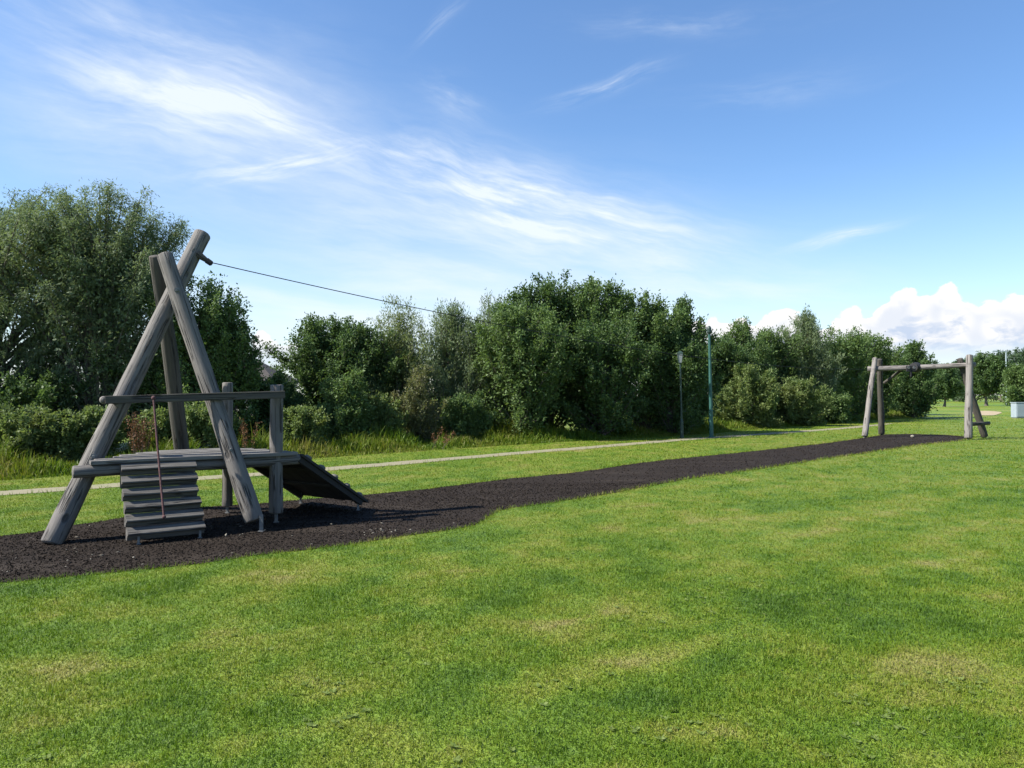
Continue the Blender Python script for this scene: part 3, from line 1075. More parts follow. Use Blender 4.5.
GF = 'trees standing far across the grass'
WL = (.13, .026)
tree('willow_tree', 'tall grey green willow cut by the left edge of the photo', 'tree', GT, -15, 22.7, 184, 7.09, L_WILLOW, 'willow', 64000, (.11, .022), 1, .10, 30, .16, 1.4)
tree('willow_tree', 'tall grey green willow rising behind the log tripod', 'tree', GT, 102, 22.2, 185, 5.0, L_WILLOW, 'willow', 70000, (.11, .022), 2, .10, 28, .14, 1.4, depth=4.0)
tree('thicket_tree', 'leafy tree between the willow and the low tree by the house roof', 'tree', GT, 196, 22.5, 280, 2.9, L_MID, 'round', 22000, (.09, .05), 3, .06, 18, .09, 1.4)
tree('thicket_tree', 'low leafy tree sloping down beside the house roof', 'tree', GT, 228, 22.3, 318, 1.75, L_MID, 'round', 18000, (.09, .05), 42, .05, 16, .08)
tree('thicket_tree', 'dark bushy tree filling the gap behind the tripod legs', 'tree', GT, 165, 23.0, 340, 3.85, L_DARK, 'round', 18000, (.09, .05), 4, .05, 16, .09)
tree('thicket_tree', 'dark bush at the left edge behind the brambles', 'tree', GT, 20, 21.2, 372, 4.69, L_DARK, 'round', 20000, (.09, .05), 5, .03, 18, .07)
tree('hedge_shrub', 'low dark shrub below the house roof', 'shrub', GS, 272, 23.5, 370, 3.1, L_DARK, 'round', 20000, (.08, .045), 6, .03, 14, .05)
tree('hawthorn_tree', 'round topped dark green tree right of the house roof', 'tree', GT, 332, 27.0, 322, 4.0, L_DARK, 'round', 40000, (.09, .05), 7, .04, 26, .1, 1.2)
tree('thicket_tree', 'grey green tree between the round dark tree and the wispy willows', 'tree', GT, 368, 28.0, 342, 3.28, L_MID, 'round', 18000, (.09, .045), 8, .06, 16, .08)
tree('willow_sapling', 'thin wispy willow with sky showing between its upright shoots', 'tree', GT, 400, 27.8, 303, 3.32, L_PALE, 'tall', 11000, (.12, .026), 9, .05, 16, .06, 3.0)
tree('willow_sapling', 'pale upright willow under the middle of the cable', 'tree', GT, 447, 28.8, 306, 4.07, L_WILLOW, 'tall', 24000, WL, 10, .05, 20, .07, 2.4)
tree('willow_sapling', 'pale green willow where the cable meets the treetops', 'tree', GT, 490, 29.5, 298, 3.84, L_WILLOW, 'tall', 24000, WL, 11, .05, 20, .08, 1.8)
tree('hedge_shrub', 'browning sparse shrub below the wispy willow', 'shrub', GS, 418, 25.0, 368, 2.10, L_BROWN, 'round', 7000, (.08, .035), 12, .03, 12, .04, 2)
tree('hedge_shrub', 'mid green shrub in front of the round dark tree', 'shrub', GS, 345, 23.4, 372, 2.40, L_MID, 'round', 13000, (.08, .045), 13, .03, 14, .05)
tree('hedge_shrub', 'low green shrub right of the browning shrub', 'shrub', GS, 462, 25.8, 392, 2.10, L_MID, 'round', 10000, (.08, .045), 14, .03, 12, .04)
tree('hedge_shrub', 'low pale shrub left of the browning shrub', 'shrub', GS, 385, 24.1, 396, 1.56, L_BRAMBLE, 'round', 8000, (.08, .045), 15, .02, 10, .04)
tree('thicket_tree', 'dark topped tree at the highest point of the tree belt', 'tree', GT, 548, 31, 279, 3.4, L_DARK, 'round', 26000, (.11, .065), 16, .08, 20, .12, 1.3)
tree('thicket_tree', 'broad mid green tree right of the highest treetop', 'tree', GT, 596, 31, 284, 3.5, L_MID, 'round', 28000, (.11, .06), 17, .08, 22, .12, 1.3)
tree('thicket_tree', 'mid green tree behind the low lamp post', 'tree', GT, 644, 31.5, 294, 3.0, L_MID, 'round', 24000, (.11, .06), 18, .08, 20, .1, 1.5)
tree('thicket_tree', 'dark tree behind the tall green pole', 'tree', GT, 684, 32.5, 299, 2.7, L_DARK, 'tall', 22000, (.11, .06), 19, .06, 18, .1, 1.5)
tree('thicket_tree', 'leafy pale topped tree left of the dark hollow in the belt', 'tree', GT, 522, 27.6, 304, 3.0, L_MID, 'round', 28000, (.10, .05), 20, .04, 20, .09, 1.4)
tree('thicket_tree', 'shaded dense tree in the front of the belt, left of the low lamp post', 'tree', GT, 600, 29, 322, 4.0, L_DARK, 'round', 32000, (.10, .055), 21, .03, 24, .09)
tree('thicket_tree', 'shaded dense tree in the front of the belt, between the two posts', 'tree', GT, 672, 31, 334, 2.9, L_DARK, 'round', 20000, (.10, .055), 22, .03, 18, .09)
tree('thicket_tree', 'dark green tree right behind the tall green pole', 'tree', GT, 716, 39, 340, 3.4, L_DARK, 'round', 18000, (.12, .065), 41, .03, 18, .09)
tree('thicket_tree', 'grey green tree just right of the tall green pole', 'tree', GT, 742, 42, 322, 3.6, L_MID, 'tall', 20000, (.13, .06), 23, .06, 18, .1, 1.4)
tree('thicket_tree', 'thin crowned tree between the green pole and the cumulus cloud', 'tree', GT, 772, 44, 330, 3.4, L_MID, 'round', 16000, (.13, .06), 24, .06, 16, .1, 1.4)
tree('willow_tree', 'tallest pale willow left of the far log frame', 'tree', GT, 803, 45, 312, 4.4, L_WILLOW, 'tall', 26000, (.17, .04), 25, .06, 20, .1, 1.6)
tree('thicket_tree', 'dark tree under the left end of the big cloud', 'tree', GT, 838, 47, 330, 3.8, L_MID, 'round', 18000, (.14, .07), 26, .06, 18, .1, 1.3)
tree('hedge_shrub', 'bright green shrub right of the tall green pole', 'shrub', GS, 748, 37.5, 366, 3.6, L_BRAMBLE, 'round', 14000, (.11, .06), 27, .02, 16, .06)
tree('hedge_shrub', 'wide low green shrub halfway from the green pole to the far frame', 'shrub', GS, 792, 40.5, 378, 4.0, L_BRAMBLE, 'round', 13000, (.12, .06), 28, .02, 16, .06)
tree('hedge_shrub', 'small dark shrub left of the far log frame', 'shrub', GS, 832, 43.5, 388, 2.6, L_MID, 'round', 8000, (.12, .065), 29, .02, 12, .05)
tree('thicket_tree', 'leafy tree behind the left legs of the far log frame', 'tree', GT, 866, 51, 336, 4.2, L_MID, 'round', 18000, (.15, .075), 30, .05, 18, .1, 1.2)
tree('park_tree', 'dark pointed tree behind the crossbar of the far log frame', 'tree', GF, 914, 54, 343, 3.9, L_DARK, 'tall', 16000, (.15, .085), 31, .06, 18, .1, 1.2)
tree('park_tree', 'pale tree between the far frame legs and the dark pointed tree', 'tree', GF, 891, 62, 352, 4.0, L_MID, 'round', 12000, (.16, .085), 32, .06, 16, .1)
tree('park_tree', 'small tree with bare trunk seen under the far crossbar', 'tree', GF, 944, 104, 366, 5.2, L_DARK, 'standard', 9000, (.26, .15), 33, .22, 16, .16)
tree('park_tree', 'dark tree with visible trunk right of the far log frame', 'tree', GF, 986, 112, 354, 6.6, L_DARK, 'standard', 11000, (.28, .16), 34, .22, 18, .2)
tree('park_tree', 'low spreading tree above the pale cabinet at the right edge', 'tree', GF, 1022, 72, 366, 4.2, L_MID, 'standard', 12000, (.19, .1), 35, .14, 16, .12)
FAR = [(856, 358, 10), (902, 362, 9), (926, 360, 10), (957, 362, 10), (972, 357, 11), (1002, 352, 12), (1030, 347, 13), (1064, 352, 12), (1100, 350, 14)]
for k, (px, ty, wd) in enumerate(FAR):
    tree('distant_tree', 'tree in the dark distant row along the far end of the grass', 'tree', 'distant tree row', px, 168 + 9 * ((k * 5) % 4), ty, wd, L_FAR, 'round', 9000, (.34, .2), 60 + k, .03, 16, .2)
# the row goes on beyond the right edge of the picture so that the belt does not stop short when seen from the side
for k, (x, y, h, w) in enumerate(((-17.5, 21.5, 6.0, 5.0), (-22.5, 19.5, 5.4, 5.0))):
    tree('willow_tree', 'willow of the belt standing left of the photo', 'tree', GT, 0, 0, 0, w, L_WILLOW, 'willow', 14000, (.15, .035), 80 + k, .08, 20, .14, 1.2, loc=Vector((x, y, 0)), H=h)

# brambles in front of the left willows
for k, (px, Y, ty, wd, lab) in enumerate(((15, 17.2, 408, 2.2, 'sunlit bramble bush at the left edge of the photo'),
                                          (58, 17.6, 414, 1.8, 'sunlit bramble bush left of the leaning log'),
                                          (98, 18.2, 410, 1.5, 'bramble bush showing just behind the leaning log'),
                                          (205, 19.2, 404, 1.6, 'bramble bush seen between the tripod legs above the deck'),
                                          (160, 19.0, 412, 1.3, 'bramble bush beside the red dock plants'),
                                          (300, 21.2, 408, 1.7, 'dark bramble bush above the climbing ramp'))):
    tree('bramble_bush', lab, 'bush', 'brambles along the verge', px, Y, ty, wd, L_BRAMBLE, 'round', 9000, (.07, .045), 100 + k, .0, 14, .025, 1.6)


def dock(label, px, Y, top_y, n_st, spread, seed):
    rng = np.random.default_rng(seed)
    tp = at(px, top_y, Y)
    root = empty('dock_plant', (tp.x, Y, 0))
    tag(root, label, 'plant', 'red dock plants')
    paths, P, D = [], [], []
    for k in range(n_st):
        b = np.array([rng.normal(0, spread * .4), rng.normal(0, spread * .4), 0])
        t_ = np.array([b[0] + rng.normal(0, spread), b[1] + rng.normal(0, spread), tp.z * rng.uniform(.7, 1.05)])
        q = np.linspace(0, 1, 5)[:, None]
        paths.append((b * (1 - q) + t_ * q, .006 * (1 - .7 * q[:, 0])))
        m_ = 90
        s = rng.uniform(.38, 1, m_)[:, None]
        P.append(b * (1 - s) + t_ * s + rng.normal(0, .035, (m_, 3)))
        D.append(unit(rng.normal(0, .6, (m_, 3)) + np.array([[0, 0, .8]])))
    V_, F_ = tube_np(paths, 5)
    me = mesh_np('stem', V_, [F_])
    me.materials.append(BARK)
    o = bpy.data.objects.new('stem', me)
    COL.objects.link(o)
    o.parent = root
    P, D = np.concatenate(P), np.concatenate(D)
    side = unit(np.cross(D, rng.normal(0, 1, D.shape)))
    V_, F_ = leaf_quads(P, D, side, rng.uniform(.025, .06, len(P)), rng.uniform(.015, .03, len(P)))
    me = mesh_np('seed_heads', V_, [F_])  # seed heads along the upper part of the stalks
    me.materials.append(L_RED)
    o = bpy.data.objects.new('seed_heads', me)
    COL.objects.link(o)
    o.parent = root


dock('clump of rust red dock stalks right of the leaning log', 139, 17.0, 414, 13, .16, 1)
dock('rust red dock stalks between the near log and the deck post', 248, 18.5, 420, 4, .12, 2)
dock('pale rusty dock stalks at the foot of the willow shrubs', 437, 22.6, 428, 4, .25, 3)


# ------------------------------------------------------------------ house behind the trees
def house():
    c = at(250, 360, 62)
    zr = c.z
    root = empty('house', (c.x - 2, 62, 0))
    tag(root, 'low house with brown tiled roof mostly hidden behind the trees', 'house')
    bm = bmesh.new()
    box_into(bm, (0, 0, 1.35), (9.6, 7, 2.7))
    me = bm_mesh('wall', bm)
    o = link('wall', me, RENDER, root)
    o.location = (0, 0, 0)
    bm = bmesh.new()
    ov = .45
    e = [bm.verts.new(v) for v in ((-4.8 - ov, -3.5 - ov, 2.65), (4.8 + ov, -3.5 - ov, 2.65), (4.8 + ov, 3.5 + ov, 2.65), (-4.8 - ov, 3.5 + ov, 2.65), (-2.2, 0, zr), (2.6, 0, zr))]
    for f in ((0, 1, 5, 4), (1, 2, 5), (2, 3, 4, 5), (3, 0, 4), (3, 2, 1, 0)):
        bm.faces.new([e[k] for k in f])
    roof = link('roof', bm_mesh('roof', bm), ROOF, root)
    roof.location = (0, 0, 0)
    for x in (-2.6, 1.2, 3.4):
        bm = bmesh.new()
        box_into(bm, (x, -3.52, 1.5), (1.2, .12, 1.1), bevel=.02)
        w = link('window', bm_mesh('window', bm), GREY, root)
        w.location = (0, 0, 0)
        bm = bmesh.new()
        box_into(bm, (x, -3.585, 1.5), (1.04, .03, .94))
        g_ = link('pane', bm_mesh('pane', bm), GLASS, None)
        g_.parent = w


house()

# ------------------------------------------------------------------ log tripod with platform (start tower of the zip line)
base_pt = Vector((-4.0, 9.3, 0))
tower = empty('climbing_tower', base_pt)
tag(tower, 'grey log tripod with raised plank deck, stepped ramp and dark climbing ramp, on black mulch', 'climbing frame')


def foot(parent, p, h=.12, r=.028):
    bm = bmesh.new()
    box_into(bm, (0, 0, h / 2), (r * 1.4, r * .8, h), bevel=.004)
    box_into(bm, (0, 0, .009), (r * 2.2, r * 1.8, .014), bevel=.003)
    return local_part('metal_foot', bm, STEEL, parent, Matrix.Translation(Vector(p)))


# three big logs; the crossing is where the wires of the survey meet
left_a, left_c = at(53, 545, 8.30), at(171.5, 298, 9.68)
left_a.z = 0.03
dl = left_c - left_a
leg1 = log('log_leg', left_a - dl * .012, left_a + dl * 1.325, .113, .104, WOOD, tower, 1)
near_a, near_c = at(254.5, 521, 9.08), at(176, 288, 9.45)
dn_ = near_c - near_a
leg2 = log('log_leg', near_a, near_a + dn_ * 1.15, .110, .096, WOOD, tower, 2)
rear_a, rear_c = at(190, 507, 10.9), at(165, 320, 10.03)
dr_ = rear_c - rear_a
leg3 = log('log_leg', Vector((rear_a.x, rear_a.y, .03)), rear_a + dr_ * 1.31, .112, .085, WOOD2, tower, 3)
foot(leg2, near_a + Vector((.1, -.06, -near_a.z)), .2, .03)

DECK = 0.885
L0 = Vector((at(80, 460, 8.30).x, 8.30, DECK))
R0 = Vector((at(300, 453, 9.74).x, 9.74, DECK))
B0 = Vector((at(236, 446, 10.55).x, 10.55, DECK))
K0 = Vector((at(150, 452, 9.85).x, 9.85, DECK))
fd = (R0 - L0).normalized()
fn = Vector((fd.y, -fd.x, 0))          # towards the camera side
# deck planks run along the front edge; clipped to a four sided platform
bm = bmesh.new()
rnd = random.Random(3)
w_pl, gap = .135, .012
poly2 = [(L0 - L0).to_2d(), (R0 - L0).to_2d(), (B0 - L0).to_2d(), (K0 - L0).to_2d()]
inn = -fn


def span(off):
    xs2 = []
    for k in range(4):
        a_, b_ = poly2[k], poly2[(k + 1) % 4]
        sa, sb = a_.dot(inn.to_2d()) - off, b_.dot(inn.to_2d()) - off
        if (sa <= 0) != (sb <= 0):
            q = a_.lerp(b_, sa / (sa - sb))
            xs2.append(q.dot(fd.to_2d()))
    return (min(xs2), max(xs2)) if len(xs2) > 1 else None


off = .0
k = 0
while True:
    s = span(off + w_pl / 2 + .001)
    if s is None or s[1] - s[0] < .25:
        break
    z = rnd.uniform(-.006, .006)
    Mx = Matrix((fd, inn, Vector((0, 0, 1)))).transposed().to_4x4()
    e0, e1 = s[0] + rnd.uniform(-.02, .02) + (.05 if k == 0 else 0), s[1] + rnd.uniform(-.015, .02)
    box_into(bm, ((e0 + e1) / 2, off + w_pl / 2, -.021 + z), (e1 - e0, w_pl, .042), M=Matrix.Translation(Vector((0, 0, 0))) @ Mx, bevel=.005)
    off += w_pl + gap
    k += 1
Mrot = Mx.copy()
# put the planks into axes where z runs along the planks (grain)
Mg = Matrix((-Vector((0, 0, 1)), inn, fd)).transposed().to_4x4()
bmesh.ops.transform(bm, matrix=Mg.inverted(), verts=bm.verts[:])
local_part('deck', bm, PLANK, tower, Matrix.Translation(L0) @ Mg)
zb_ = DECK - .042 - .062
# beams (round rails halved into the posts): front, right end, back
fb0, fb1 = L0 - fd * .06 + inn * .09, R0 + fd * .03 + inn * .09
fb0.z = zb_ - .02
fb1.z = zb_ + .005
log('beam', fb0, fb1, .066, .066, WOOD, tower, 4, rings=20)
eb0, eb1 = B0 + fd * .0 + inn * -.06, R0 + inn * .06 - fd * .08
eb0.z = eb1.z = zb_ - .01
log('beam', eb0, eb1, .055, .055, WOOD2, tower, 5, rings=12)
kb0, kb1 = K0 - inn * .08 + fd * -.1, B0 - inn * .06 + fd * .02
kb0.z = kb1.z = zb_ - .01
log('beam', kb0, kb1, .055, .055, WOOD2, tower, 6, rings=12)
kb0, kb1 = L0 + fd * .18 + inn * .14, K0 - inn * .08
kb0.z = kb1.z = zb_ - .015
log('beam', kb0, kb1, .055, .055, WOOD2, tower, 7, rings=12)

# bolt heads where beam and logs meet
for lg_, p_ in ((leg1, left_a + dl * .315), (leg2, near_a + dn_ * .30), (leg2, near_a + dn_ * .985), (leg1, left_a + dl * .52)):
    bm = bmesh.new()
    bmesh.ops.create_cone(bm, cap_ends=True, segments=6, radius1=.02, radius2=.017, depth=.03)
    bmesh.ops.create_cone(bm, cap_ends=True, segments=14, radius1=.034, radius2=.034, depth=.006, matrix=Matrix.Translation((0, 0, -.014)))
    q_ = p_ + Vector((.05, -.112, 0))
    local_part('bolt_head', bm, STEEL, lg_, axis_matrix(q_, q_ + Vector((.05, -.112, 0))))

# corner posts
pR = gp(277.5, 522)
pR = Vector((at(277, 450, 9.68).x, 9.68, 0))
post1 = log('corner_post', pR + Vector((0, 0, .12)), pR + Vector((-.012, 0, 1.73)), .086, .082, WOOD, tower, 8, rings=18)
foot(post1, pR + Vector((.0, -.02, 0)), .16, .028)
pB = Vector((at(228, 470, 10.42).x, 10.42, 0))
post2 = log('corner_post', pB + Vector((0, 0, .1)), pB + Vector((-.02, 0, 1.77)), .070, .066, WOOD, tower, 9, rings=18)
foot(post2, pB + Vector((.0, -.02, 0)), .14, .026)

# handrail
h0 = at(105, 400, 8.75)
h1 = at(285, 394.5, 9.46)
hr = board('handrail', h0, h1, .092, .045, WOOD2, tower)
rn = Vector(((h1 - h0).y, -(h1 - h0).x, 0)).normalized()
for q_, dep in ((.045, .2), (.965, .13)):
    bm = bmesh.new()
    box_into(bm, (0, 0, dep / 2), (.07, .08, dep), bevel=.006)
    c_ = h0.lerp(h1, q_) - rn * .02
    local_part('spacer', bm, WOOD2, hr, axis_matrix(c_, c_ - rn * dep))
bm = bmesh.new()
bmesh.ops.create_uvsphere(bm, u_segments=14, v_segments=8, radius=.045)
c_ = h0.lerp(h1, -.012) - rn * .08
local_part('bolt_cap', bm, PALE, hr, Matrix.Translation(c_), smooth=True)
# rear handrail from the left log to the back post
r0 = left_a + dl * .545 + Vector((.08, .16, 0))
r1 = pB + Vector((-.02, -.1, 1.60))
# second spacer: end bracket that fixes the cable
tip = left_a + dl * 1.12
br = at(209, 262, tip.y + .12)

bm = bmesh.new()
s0, s1 = at(197.5, 254, tip.y + .1), br
Lb = (s1 - s0).length
bmesh.ops.create_cone(bm, cap_ends=True, segments=14, radius1=.05, radius2=.03, depth=Lb * .8, matrix=Matrix.Translation((0, 0, Lb * .4)))
bracket = local_part('cable_bracket', bm, WOOD2, tower, axis_matrix(s0, s1), smooth=False)
bm = bmesh.new()
bmesh.ops.create_cone(bm, cap_ends=True, segments=14, radius1=.04, radius2=.036, depth=.09, matrix=Matrix.Translation((0, 0, Lb)))
bmesh.ops.bevel(bm, geom=bm.edges[:], offset=.01, segments=2, affect='EDGES')
local_part('clamp', bm, BLACK, bracket, axis_matrix(s0, s1))


# stepped ramp in front of the deck
def bl(f):
    return L0.lerp(R0, f)


tl, tr_ = bl(.165), bl(.475)
wv_ = tr_ - tl
wid = wv_.length + .03
run = .47
ztop, zbot = .83, .045
N = 6
bm = bmesh.new()
ux, uy = wv_.normalized(), fn       # along the step, and out towards the camera
Mst = Matrix((uy, Vector((0, 0, 1)), ux)).transposed().to_4x4()   # local x out, y up, z along the boards
org = Vector((tl.x, tl.y, 0)) + fn * .0
rnd = random.Random(12)
pitch = (ztop - zbot) / N
for k in range(N):
    z1 = ztop - pitch * k
    x0 = run * k / N
    # weathered wedge boards: a sloping upper face, then an undercut riser
    w_ = wid + rnd.uniform(-.012, .012)
    za = -.01 + rnd.uniform(-.008, .008)
    pr = [(x0 - .06, z1 + .004), (x0 + .004, z1 + .004), (x0 + .080, z1 - .048), (x0 + .080, z1 - .062), (x0 + .026, z1 - .078), (x0 + .004, z1 - pitch + .004), (x0 - .06, z1 - pitch + .004)]
    a_ = [bm.verts.new((x, y, za)) for x, y in pr]
    b_ = [bm.verts.new((x, y, za + w_)) for x, y in pr]
    bm.faces.new(a_)
    bm.faces.new(b_[::-1])
    for q_ in range(7):
        bm.faces.new((a_[q_], b_[q_], b_[(q_ + 1) % 7], a_[(q_ + 1) % 7]))
step_ramp = local_part('step_ramp', bm, STEP, tower, Matrix.Translation(org) @ Mst)
for zc in (.10, wid - .06):
    fp = Matrix.Translation(org) @ Mst @ Vector((run - .03, 0, zc))
    foot(step_ramp, (fp.x, fp.y, 0), .09, .018)
# dark climbing ramp behind the right end of the deck
c_top0, c_top1 = B0 + Vector((.02, -.02, -.05)), R0 + Vector((.03, .03, -.05))
edge = (c_top1 - c_top0)
edge.z = 0
down = Vector((-edge.y, edge.x, 0)).normalized()
bot1 = at(363, 499.5, 11.0)
run_c = (bot1 - c_top1).dot(down)
slope_v = down * 1.15 + Vector((0, 0, -(c_top1.z - .12)))
Lc = slope_v.length
ex = edge.normalized()
ez = slope_v.normalized()
ey = ez.cross(ex)
Mc = Matrix((ex, ey, ez)).transposed().to_4x4()
Mc.translation = c_top0
bm = bmesh.new()
wide = edge.length
nb = 6
for k in range(nb):
    box_into(bm, ((k + .5) * wide / nb, 0, Lc / 2), (wide / nb - .006, .035, Lc + rnd.uniform(-.02, .02)), bevel=.004)
for x in (.06, wide - .06):
    box_into(bm, (x, -.055 if ey.z > 0 else .055, Lc * .48), (.07, .07, Lc * .95), bevel=.006)
for zc in (.25, .62):
    box_into(bm, (wide / 2, -.04 if ey.z > 0 else .04, Lc * zc), (wide * .86, .03, .08), bevel=.004)
cr = local_part('climbing_ramp', bm, RAMP, tower, Mc)
sgn = 1 if ey.z > 0 else -1
for k in range(11):
    bm = bmesh.new()
    bmesh.ops.create_icosphere(bm, subdivisions=2, radius=.055)
    for v in bm.verts:
        v.co.x *= 1 + .3 * math.sin(v.co.z * 40 + k)
        v.co.y *= .75
    x = wide - .07 if k < 5 else rnd.uniform(.1, wide - .15)
    zc = Lc * (.1 + .2 * k) if k < 5 else rnd.uniform(.1, .9) * Lc
    local_part('climbing_hold', bm, HOLD, cr, Mc @ Matrix.Translation((x, sgn * .03, zc)), smooth=True)
for x in (.08, wide - .08):
    q = Mc @ Vector((x, 0, Lc * .9))
    foot(cr, (q.x, q.y, 0), max(.1, q.z - .02), .022)

# climbing rope from the handrail down over the steps
rt = at(153.5, 398, 8.80)
rb = Matrix.Translation(org) @ Mst @ Vector((run * .80, .26, .37))
rb = at(164, 517, 8.38)
pts_ = [rt.lerp(rb, q) + Vector((0, 0, -.03 * math.sin(math.pi * q))) for q in np.linspace(0, 1, 14)]
V_, F_ = tube_np([(pts_, [.0125] * 14)], 8)
rp_ = empty('climbing_rope', pts_[-1])
tag(rp_, 'faded red rope hanging from the handrail down to the stepped ramp', 'rope')
link('rope', mesh_np('rope', V_, [F_]), ROPE, rp_, True)
bm = bmesh.new()
bmesh.ops.create_icosphere(bm, subdivisions=2, radius=.022, matrix=Matrix.Translation(pts_[-1]))
link('knot', bm_mesh('knot', bm), ROPE, rp_, True)
bm = bmesh.new()
bmesh.ops.create_icosphere(bm, subdivisions=2, radius=.026, matrix=Matrix.Translation(pts_[0]))
link('knot', bm_mesh('knot', bm), ROPE, rp_, True)

# ------------------------------------------------------------------ far log frame (end of the zip line)
fl, bk_l = gp(864.5, 437.8), gp(881.5, 435.3)
fr, bk_r = gp(968.3, 439.8), gp(984.5, 438.0)
frame = empty('end_frame', (fl + fr) / 2)
tag(frame, 'pale frame of four leaning logs under a crossbar at the far end of the mulch', 'log frame')
tl_ = at(875, 358, (fl.y + bk_l.y) / 2 - .15)
tlb = at(879.5, 359, (fl.y + bk_l.y) / 2 + .2)
trf = at(969.5, 355, (fr.y + bk_r.y) / 2 - .12)
trb = at(959.5, 358.5, (fr.y + bk_r.y) / 2 + .25)


def shoe(parent, p):
    return foot(parent, (p.x, p.y, 0), .1, .05)


for a_, b_, r_, m_, sd in ((fl, tl_, .105, PALE, 21), (bk_l, tlb, .115, WOOD2, 22), (fr, trf, .135, PALE, 23), (bk_r, trb, .125, WOOD2, 24)):  # front legs coloured as lit, back legs coloured as shaded
    lg = log('log_leg', a_ + Vector((0, 0, .05)), b_, r_, r_ * .85, m_, frame, sd, segs=14, rings=20)
    shoe(lg, a_)
cb0, cb1 = at(867.5, 369.3, tl_.y + .1), at(976, 365, trf.y + .1)
cross = log('crossbar', cb0, cb1, .098, .092, PALE, frame, 25, segs=16, rings=20)
b0_ = at(884, 383, tlb.y + .05)
b1_ = at(901, 370, cb0.lerp(cb1, .31).y + .12)
log('brace', b0_, b1_, .06, .055, WOOD2, frame, 26, segs=12, rings=8)
log('tie_log', at(966, 424.5, fr.y + .35), at(989, 423, bk_r.y + .1), .075, .07, WOOD2, frame, 28, segs=12, rings=8)

# trolley with its buffer parked on the cable at the crossbar
mid = cb0.lerp(cb1, .455)
cabA = br
cabB = mid + Vector((-.12, -.12, .02))
N_ = 60
SAG = .55
cab = []
for k in range(N_ + 1):
    q = k / N_
    pnt = cabA.lerp(cabB, q)
    pnt.z -= 4 * SAG * q * (1 - q)
    cab.append(pnt)
V_, F_ = tube_np([(cab, [.0065] * (N_ + 1))], 6)
o = link('zip_line_cable', mesh_np('zip_line_cable', V_, [F_]), CABLE)
tag(o, 'thin dark steel cable sagging from the log tripod to the far frame', 'cable')

trol = empty('zip_line_trolley', mid)
tag(trol, 'black trolley and rubber buffer hanging at the middle of the far crossbar', 'trolley')
cd = (cabA - cabB)
cd.z = 0
cd.normalize()
Mt = axis_matrix(mid + cd * -.2, mid + cd * .35)
bm = bmesh.new()
for z, r_ in ((0, .17), (.13, .195), (.26, .19), (.39, .165)):
    bmesh.ops.create_cone(bm, cap_ends=True, segments=20, radius1=r_, radius2=r_ * .95, depth=.115, matrix=Matrix.Translation((0, 0, z)))
local_part('buffer', bm, BLACK, trol, Mt, smooth=False)
bm = bmesh.new()
ctr = mid + cd * .5
box_into(bm, (0, 0, -.06), (.34, .05, .22), bevel=.015)
box_into(bm, (0, 0, -.24), (.06, .05, .25), bevel=.01)
body_ = local_part('trolley_body', bm, BLACK, trol, Matrix.Translation(ctr))
for dx in (-.1, .1):
    bm = bmesh.new()
    bmesh.ops.create_cone(bm, cap_ends=True, segments=16, radius1=.05, radius2=.05, depth=.03)
    local_part('pulley', bm, STEEL, body_, Matrix.Translation(ctr + Vector((dx, -.04, -.02))) @ Matrix.Rotation(R(90), 4, 'X'))

# small pale stone by the far end of the mulch
bm = bmesh.new()
bmesh.ops.create_icosphere(bm, subdivisions=3, radius=.07)
for v in bm.verts:
    v.co *= 1 + .18 * math.sin(v.co.x * 31 + 1) + .12 * math.sin(v.co.y * 43) + .1 * math.sin(v.co.z * 37)
    v.co.z *= .75
o = local_part('stone', bm, CHIP, None, Matrix.Translation(gp(912.5, 438) + Vector((0, 0, .05))))
tag(o, 'small pale stone on the mulch under the far crossbar', 'stone')


# ------------------------------------------------------------------ lamp post, green pole, far street lamp, cabinet
def lathe(bm, prof, segs=16):
    rings = []
    for r_, z in prof:
        rings.append([bm.verts.new((r_ * math.cos(2 * math.pi * k / segs), r_ * math.sin(2 * math.pi * k / segs), z)) for k in range(segs)])
    for a_, b_ in zip(rings, rings[1:]):
        for k in range(segs):
            bm.faces.new((a_[k], a_[(k + 1) % segs], b_[(k + 1) % segs], b_[k]))
    bm.faces.new(rings[0][::-1])
    bm.faces.new(rings[-1])


b_ = gp(682, 438.2)
lamp = empty('lamp_post', b_)
tag(lamp, 'low dark lamp post with a pale square lantern beside the path', 'lamp post')
bm = bmesh.new()
lathe(bm, [(.075, 0), (.075, .04), (.06, .06), (.06, .62), (.045, .68), (.034, .72), (.030, 2.75), (.05, 2.77), (.05, 2.80)])
local_part('pole', bm, DARKGREEN, lamp, Matrix.Translation(b_) @ Matrix.Rotation(R(-1.2), 4, 'Y'))
hd = b_ + Vector((-.06, 0, 2.80))
bm = bmesh.new()
lathe(bm, [(.075, 0), (.135, .34)], 4)
head = local_part('lantern', bm, LAMPGLASS, lamp, Matrix.Translation(hd) @ Matrix.Rotation(R(38), 4, 'Z'))
bm = bmesh.new()
lathe(bm, [(.15, .34), (.15, .36), (.06, .42), (.02, .43)], 4)
local_part('lantern_cap', bm, DARKGREEN, head, Matrix.Translation(hd) @ Matrix.Rotation(R(38), 4, 'Z'))
bm = bmesh.new()
for k in range(4):
    a = math.pi / 2 * k
    v0, v1 = Vector((.077 * math.cos(a), .077 * math.sin(a), 0)), Vector((.137 * math.cos(a), .137 * math.sin(a), .34))
    bmesh.ops.create_cone(bm, segments=6, radius1=.009, radius2=.009, depth=(v1 - v0).length, matrix=axis_matrix(v0, v1) @ Matrix.Translation((0, 0, (v1 - v0).length / 2)))
local_part('lantern_frame', bm, DARKGREEN, head, Matrix.Translation(hd) @ Matrix.Rotation(R(38), 4, 'Z'))

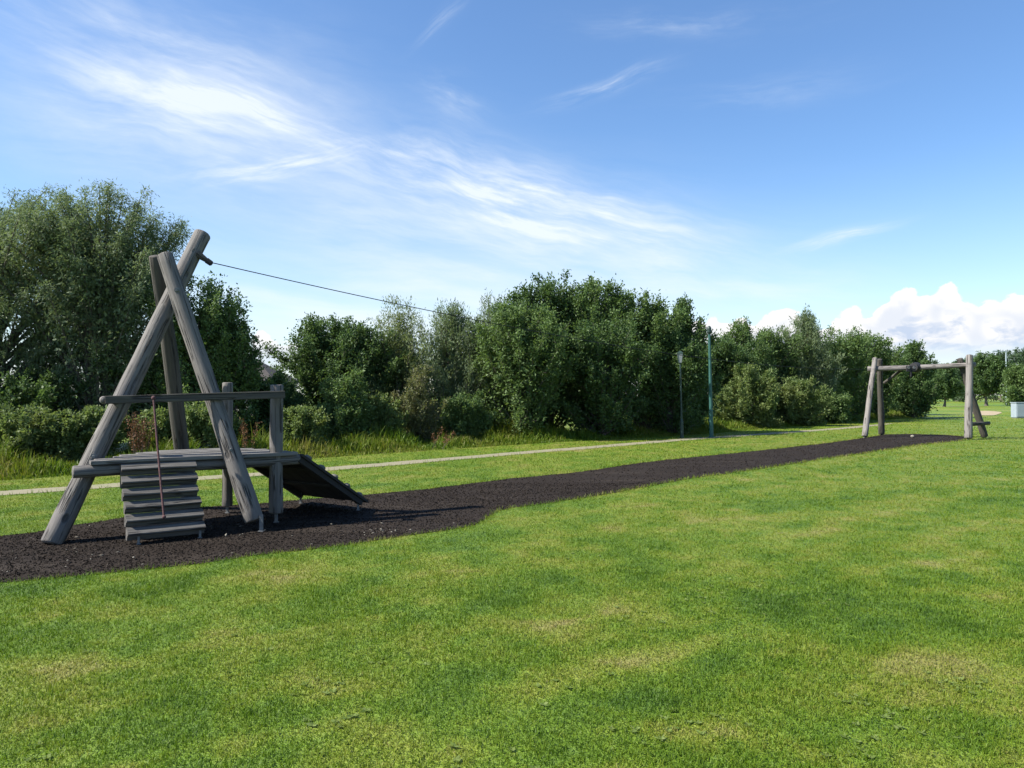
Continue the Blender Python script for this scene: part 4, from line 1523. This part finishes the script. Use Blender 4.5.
b_ = gp(711.5, 437.6)
pole = empty('green_pole', b_)
tag(pole, 'tall slim teal green pole beside the path', 'pole')
topz = at(709.5, 333, b_.y).z
bm = bmesh.new()
lathe(bm, [(.13, 0), (.13, .03), (.074, .05), (.072, 1.0), (.064, 1.03), (.045, topz - .2), (.04, topz)])
local_part('shaft', bm, GREEN, pole, Matrix.Translation(b_) @ Matrix.Rotation(R(-1.0), 4, 'Y'))
bm = bmesh.new()
lathe(bm, [(.06, 0), (.085, .06), (.085, .2), (.06, .27), (.02, .3)])
local_part('pole_cap', bm, DARKGREEN, pole, Matrix.Translation(b_ + Vector((-.075, 0, topz - .03))))

q = at(1006, 351, 130)
sl = empty('street_lamp', (q.x, 130, 0))
tag(sl, 'distant pale street lamp with short arm above the far trees', 'street lamp')
bm = bmesh.new()
lathe(bm, [(.2, 0), (.2, 1.2), (.13, 1.3), (.11, q.z)], 10)
local_part('pole', bm, GREY, sl, Matrix.Translation((q.x, 130, 0)))
bm = bmesh.new()
box_into(bm, (-.9, 0, 0), (1.6, .16, .12), bevel=.02)
box_into(bm, (-1.9, 0, .02), (.9, .35, .18), bevel=.04)
local_part('lamp_head', bm, GREY, sl, Matrix.Translation((q.x, 130, q.z - .05)))

q = gp(1016.5, 418.3)
cab_ = empty('utility_cabinet', q)
tag(cab_, 'pale blue grey cabinet standing on the grass at the right edge', 'cabinet')
bm = bmesh.new()
box_into(bm, (.75, .3, .55), (1.5, .6, 1.0), bevel=.015)
cbn = local_part('housing', bm, GREY, cab_, Matrix.Translation(q))
bm = bmesh.new()
box_into(bm, (.75, .3, .025), (1.4, .52, .05))
local_part('plinth', bm, GREY2, cab_, Matrix.Translation(q))
bm = bmesh.new()
box_into(bm, (.75, .3, 1.075), (1.58, .68, .05), bevel=.012)
local_part('lid', bm, GREY, cab_, Matrix.Translation(q))
for x in (.39, 1.11):
    bm = bmesh.new()
    box_into(bm, (x, -.008, .55), (.68, .03, .88), bevel=.008)
    d_ = local_part('door', bm, GREY, cab_, Matrix.Translation(q))
    bm = bmesh.new()
    box_into(bm, (x + (.26 if x < .7 else -.26), -.035, .55), (.03, .03, .14), bevel=.006)
    local_part('handle', bm, GREY2, d_, Matrix.Translation(q))
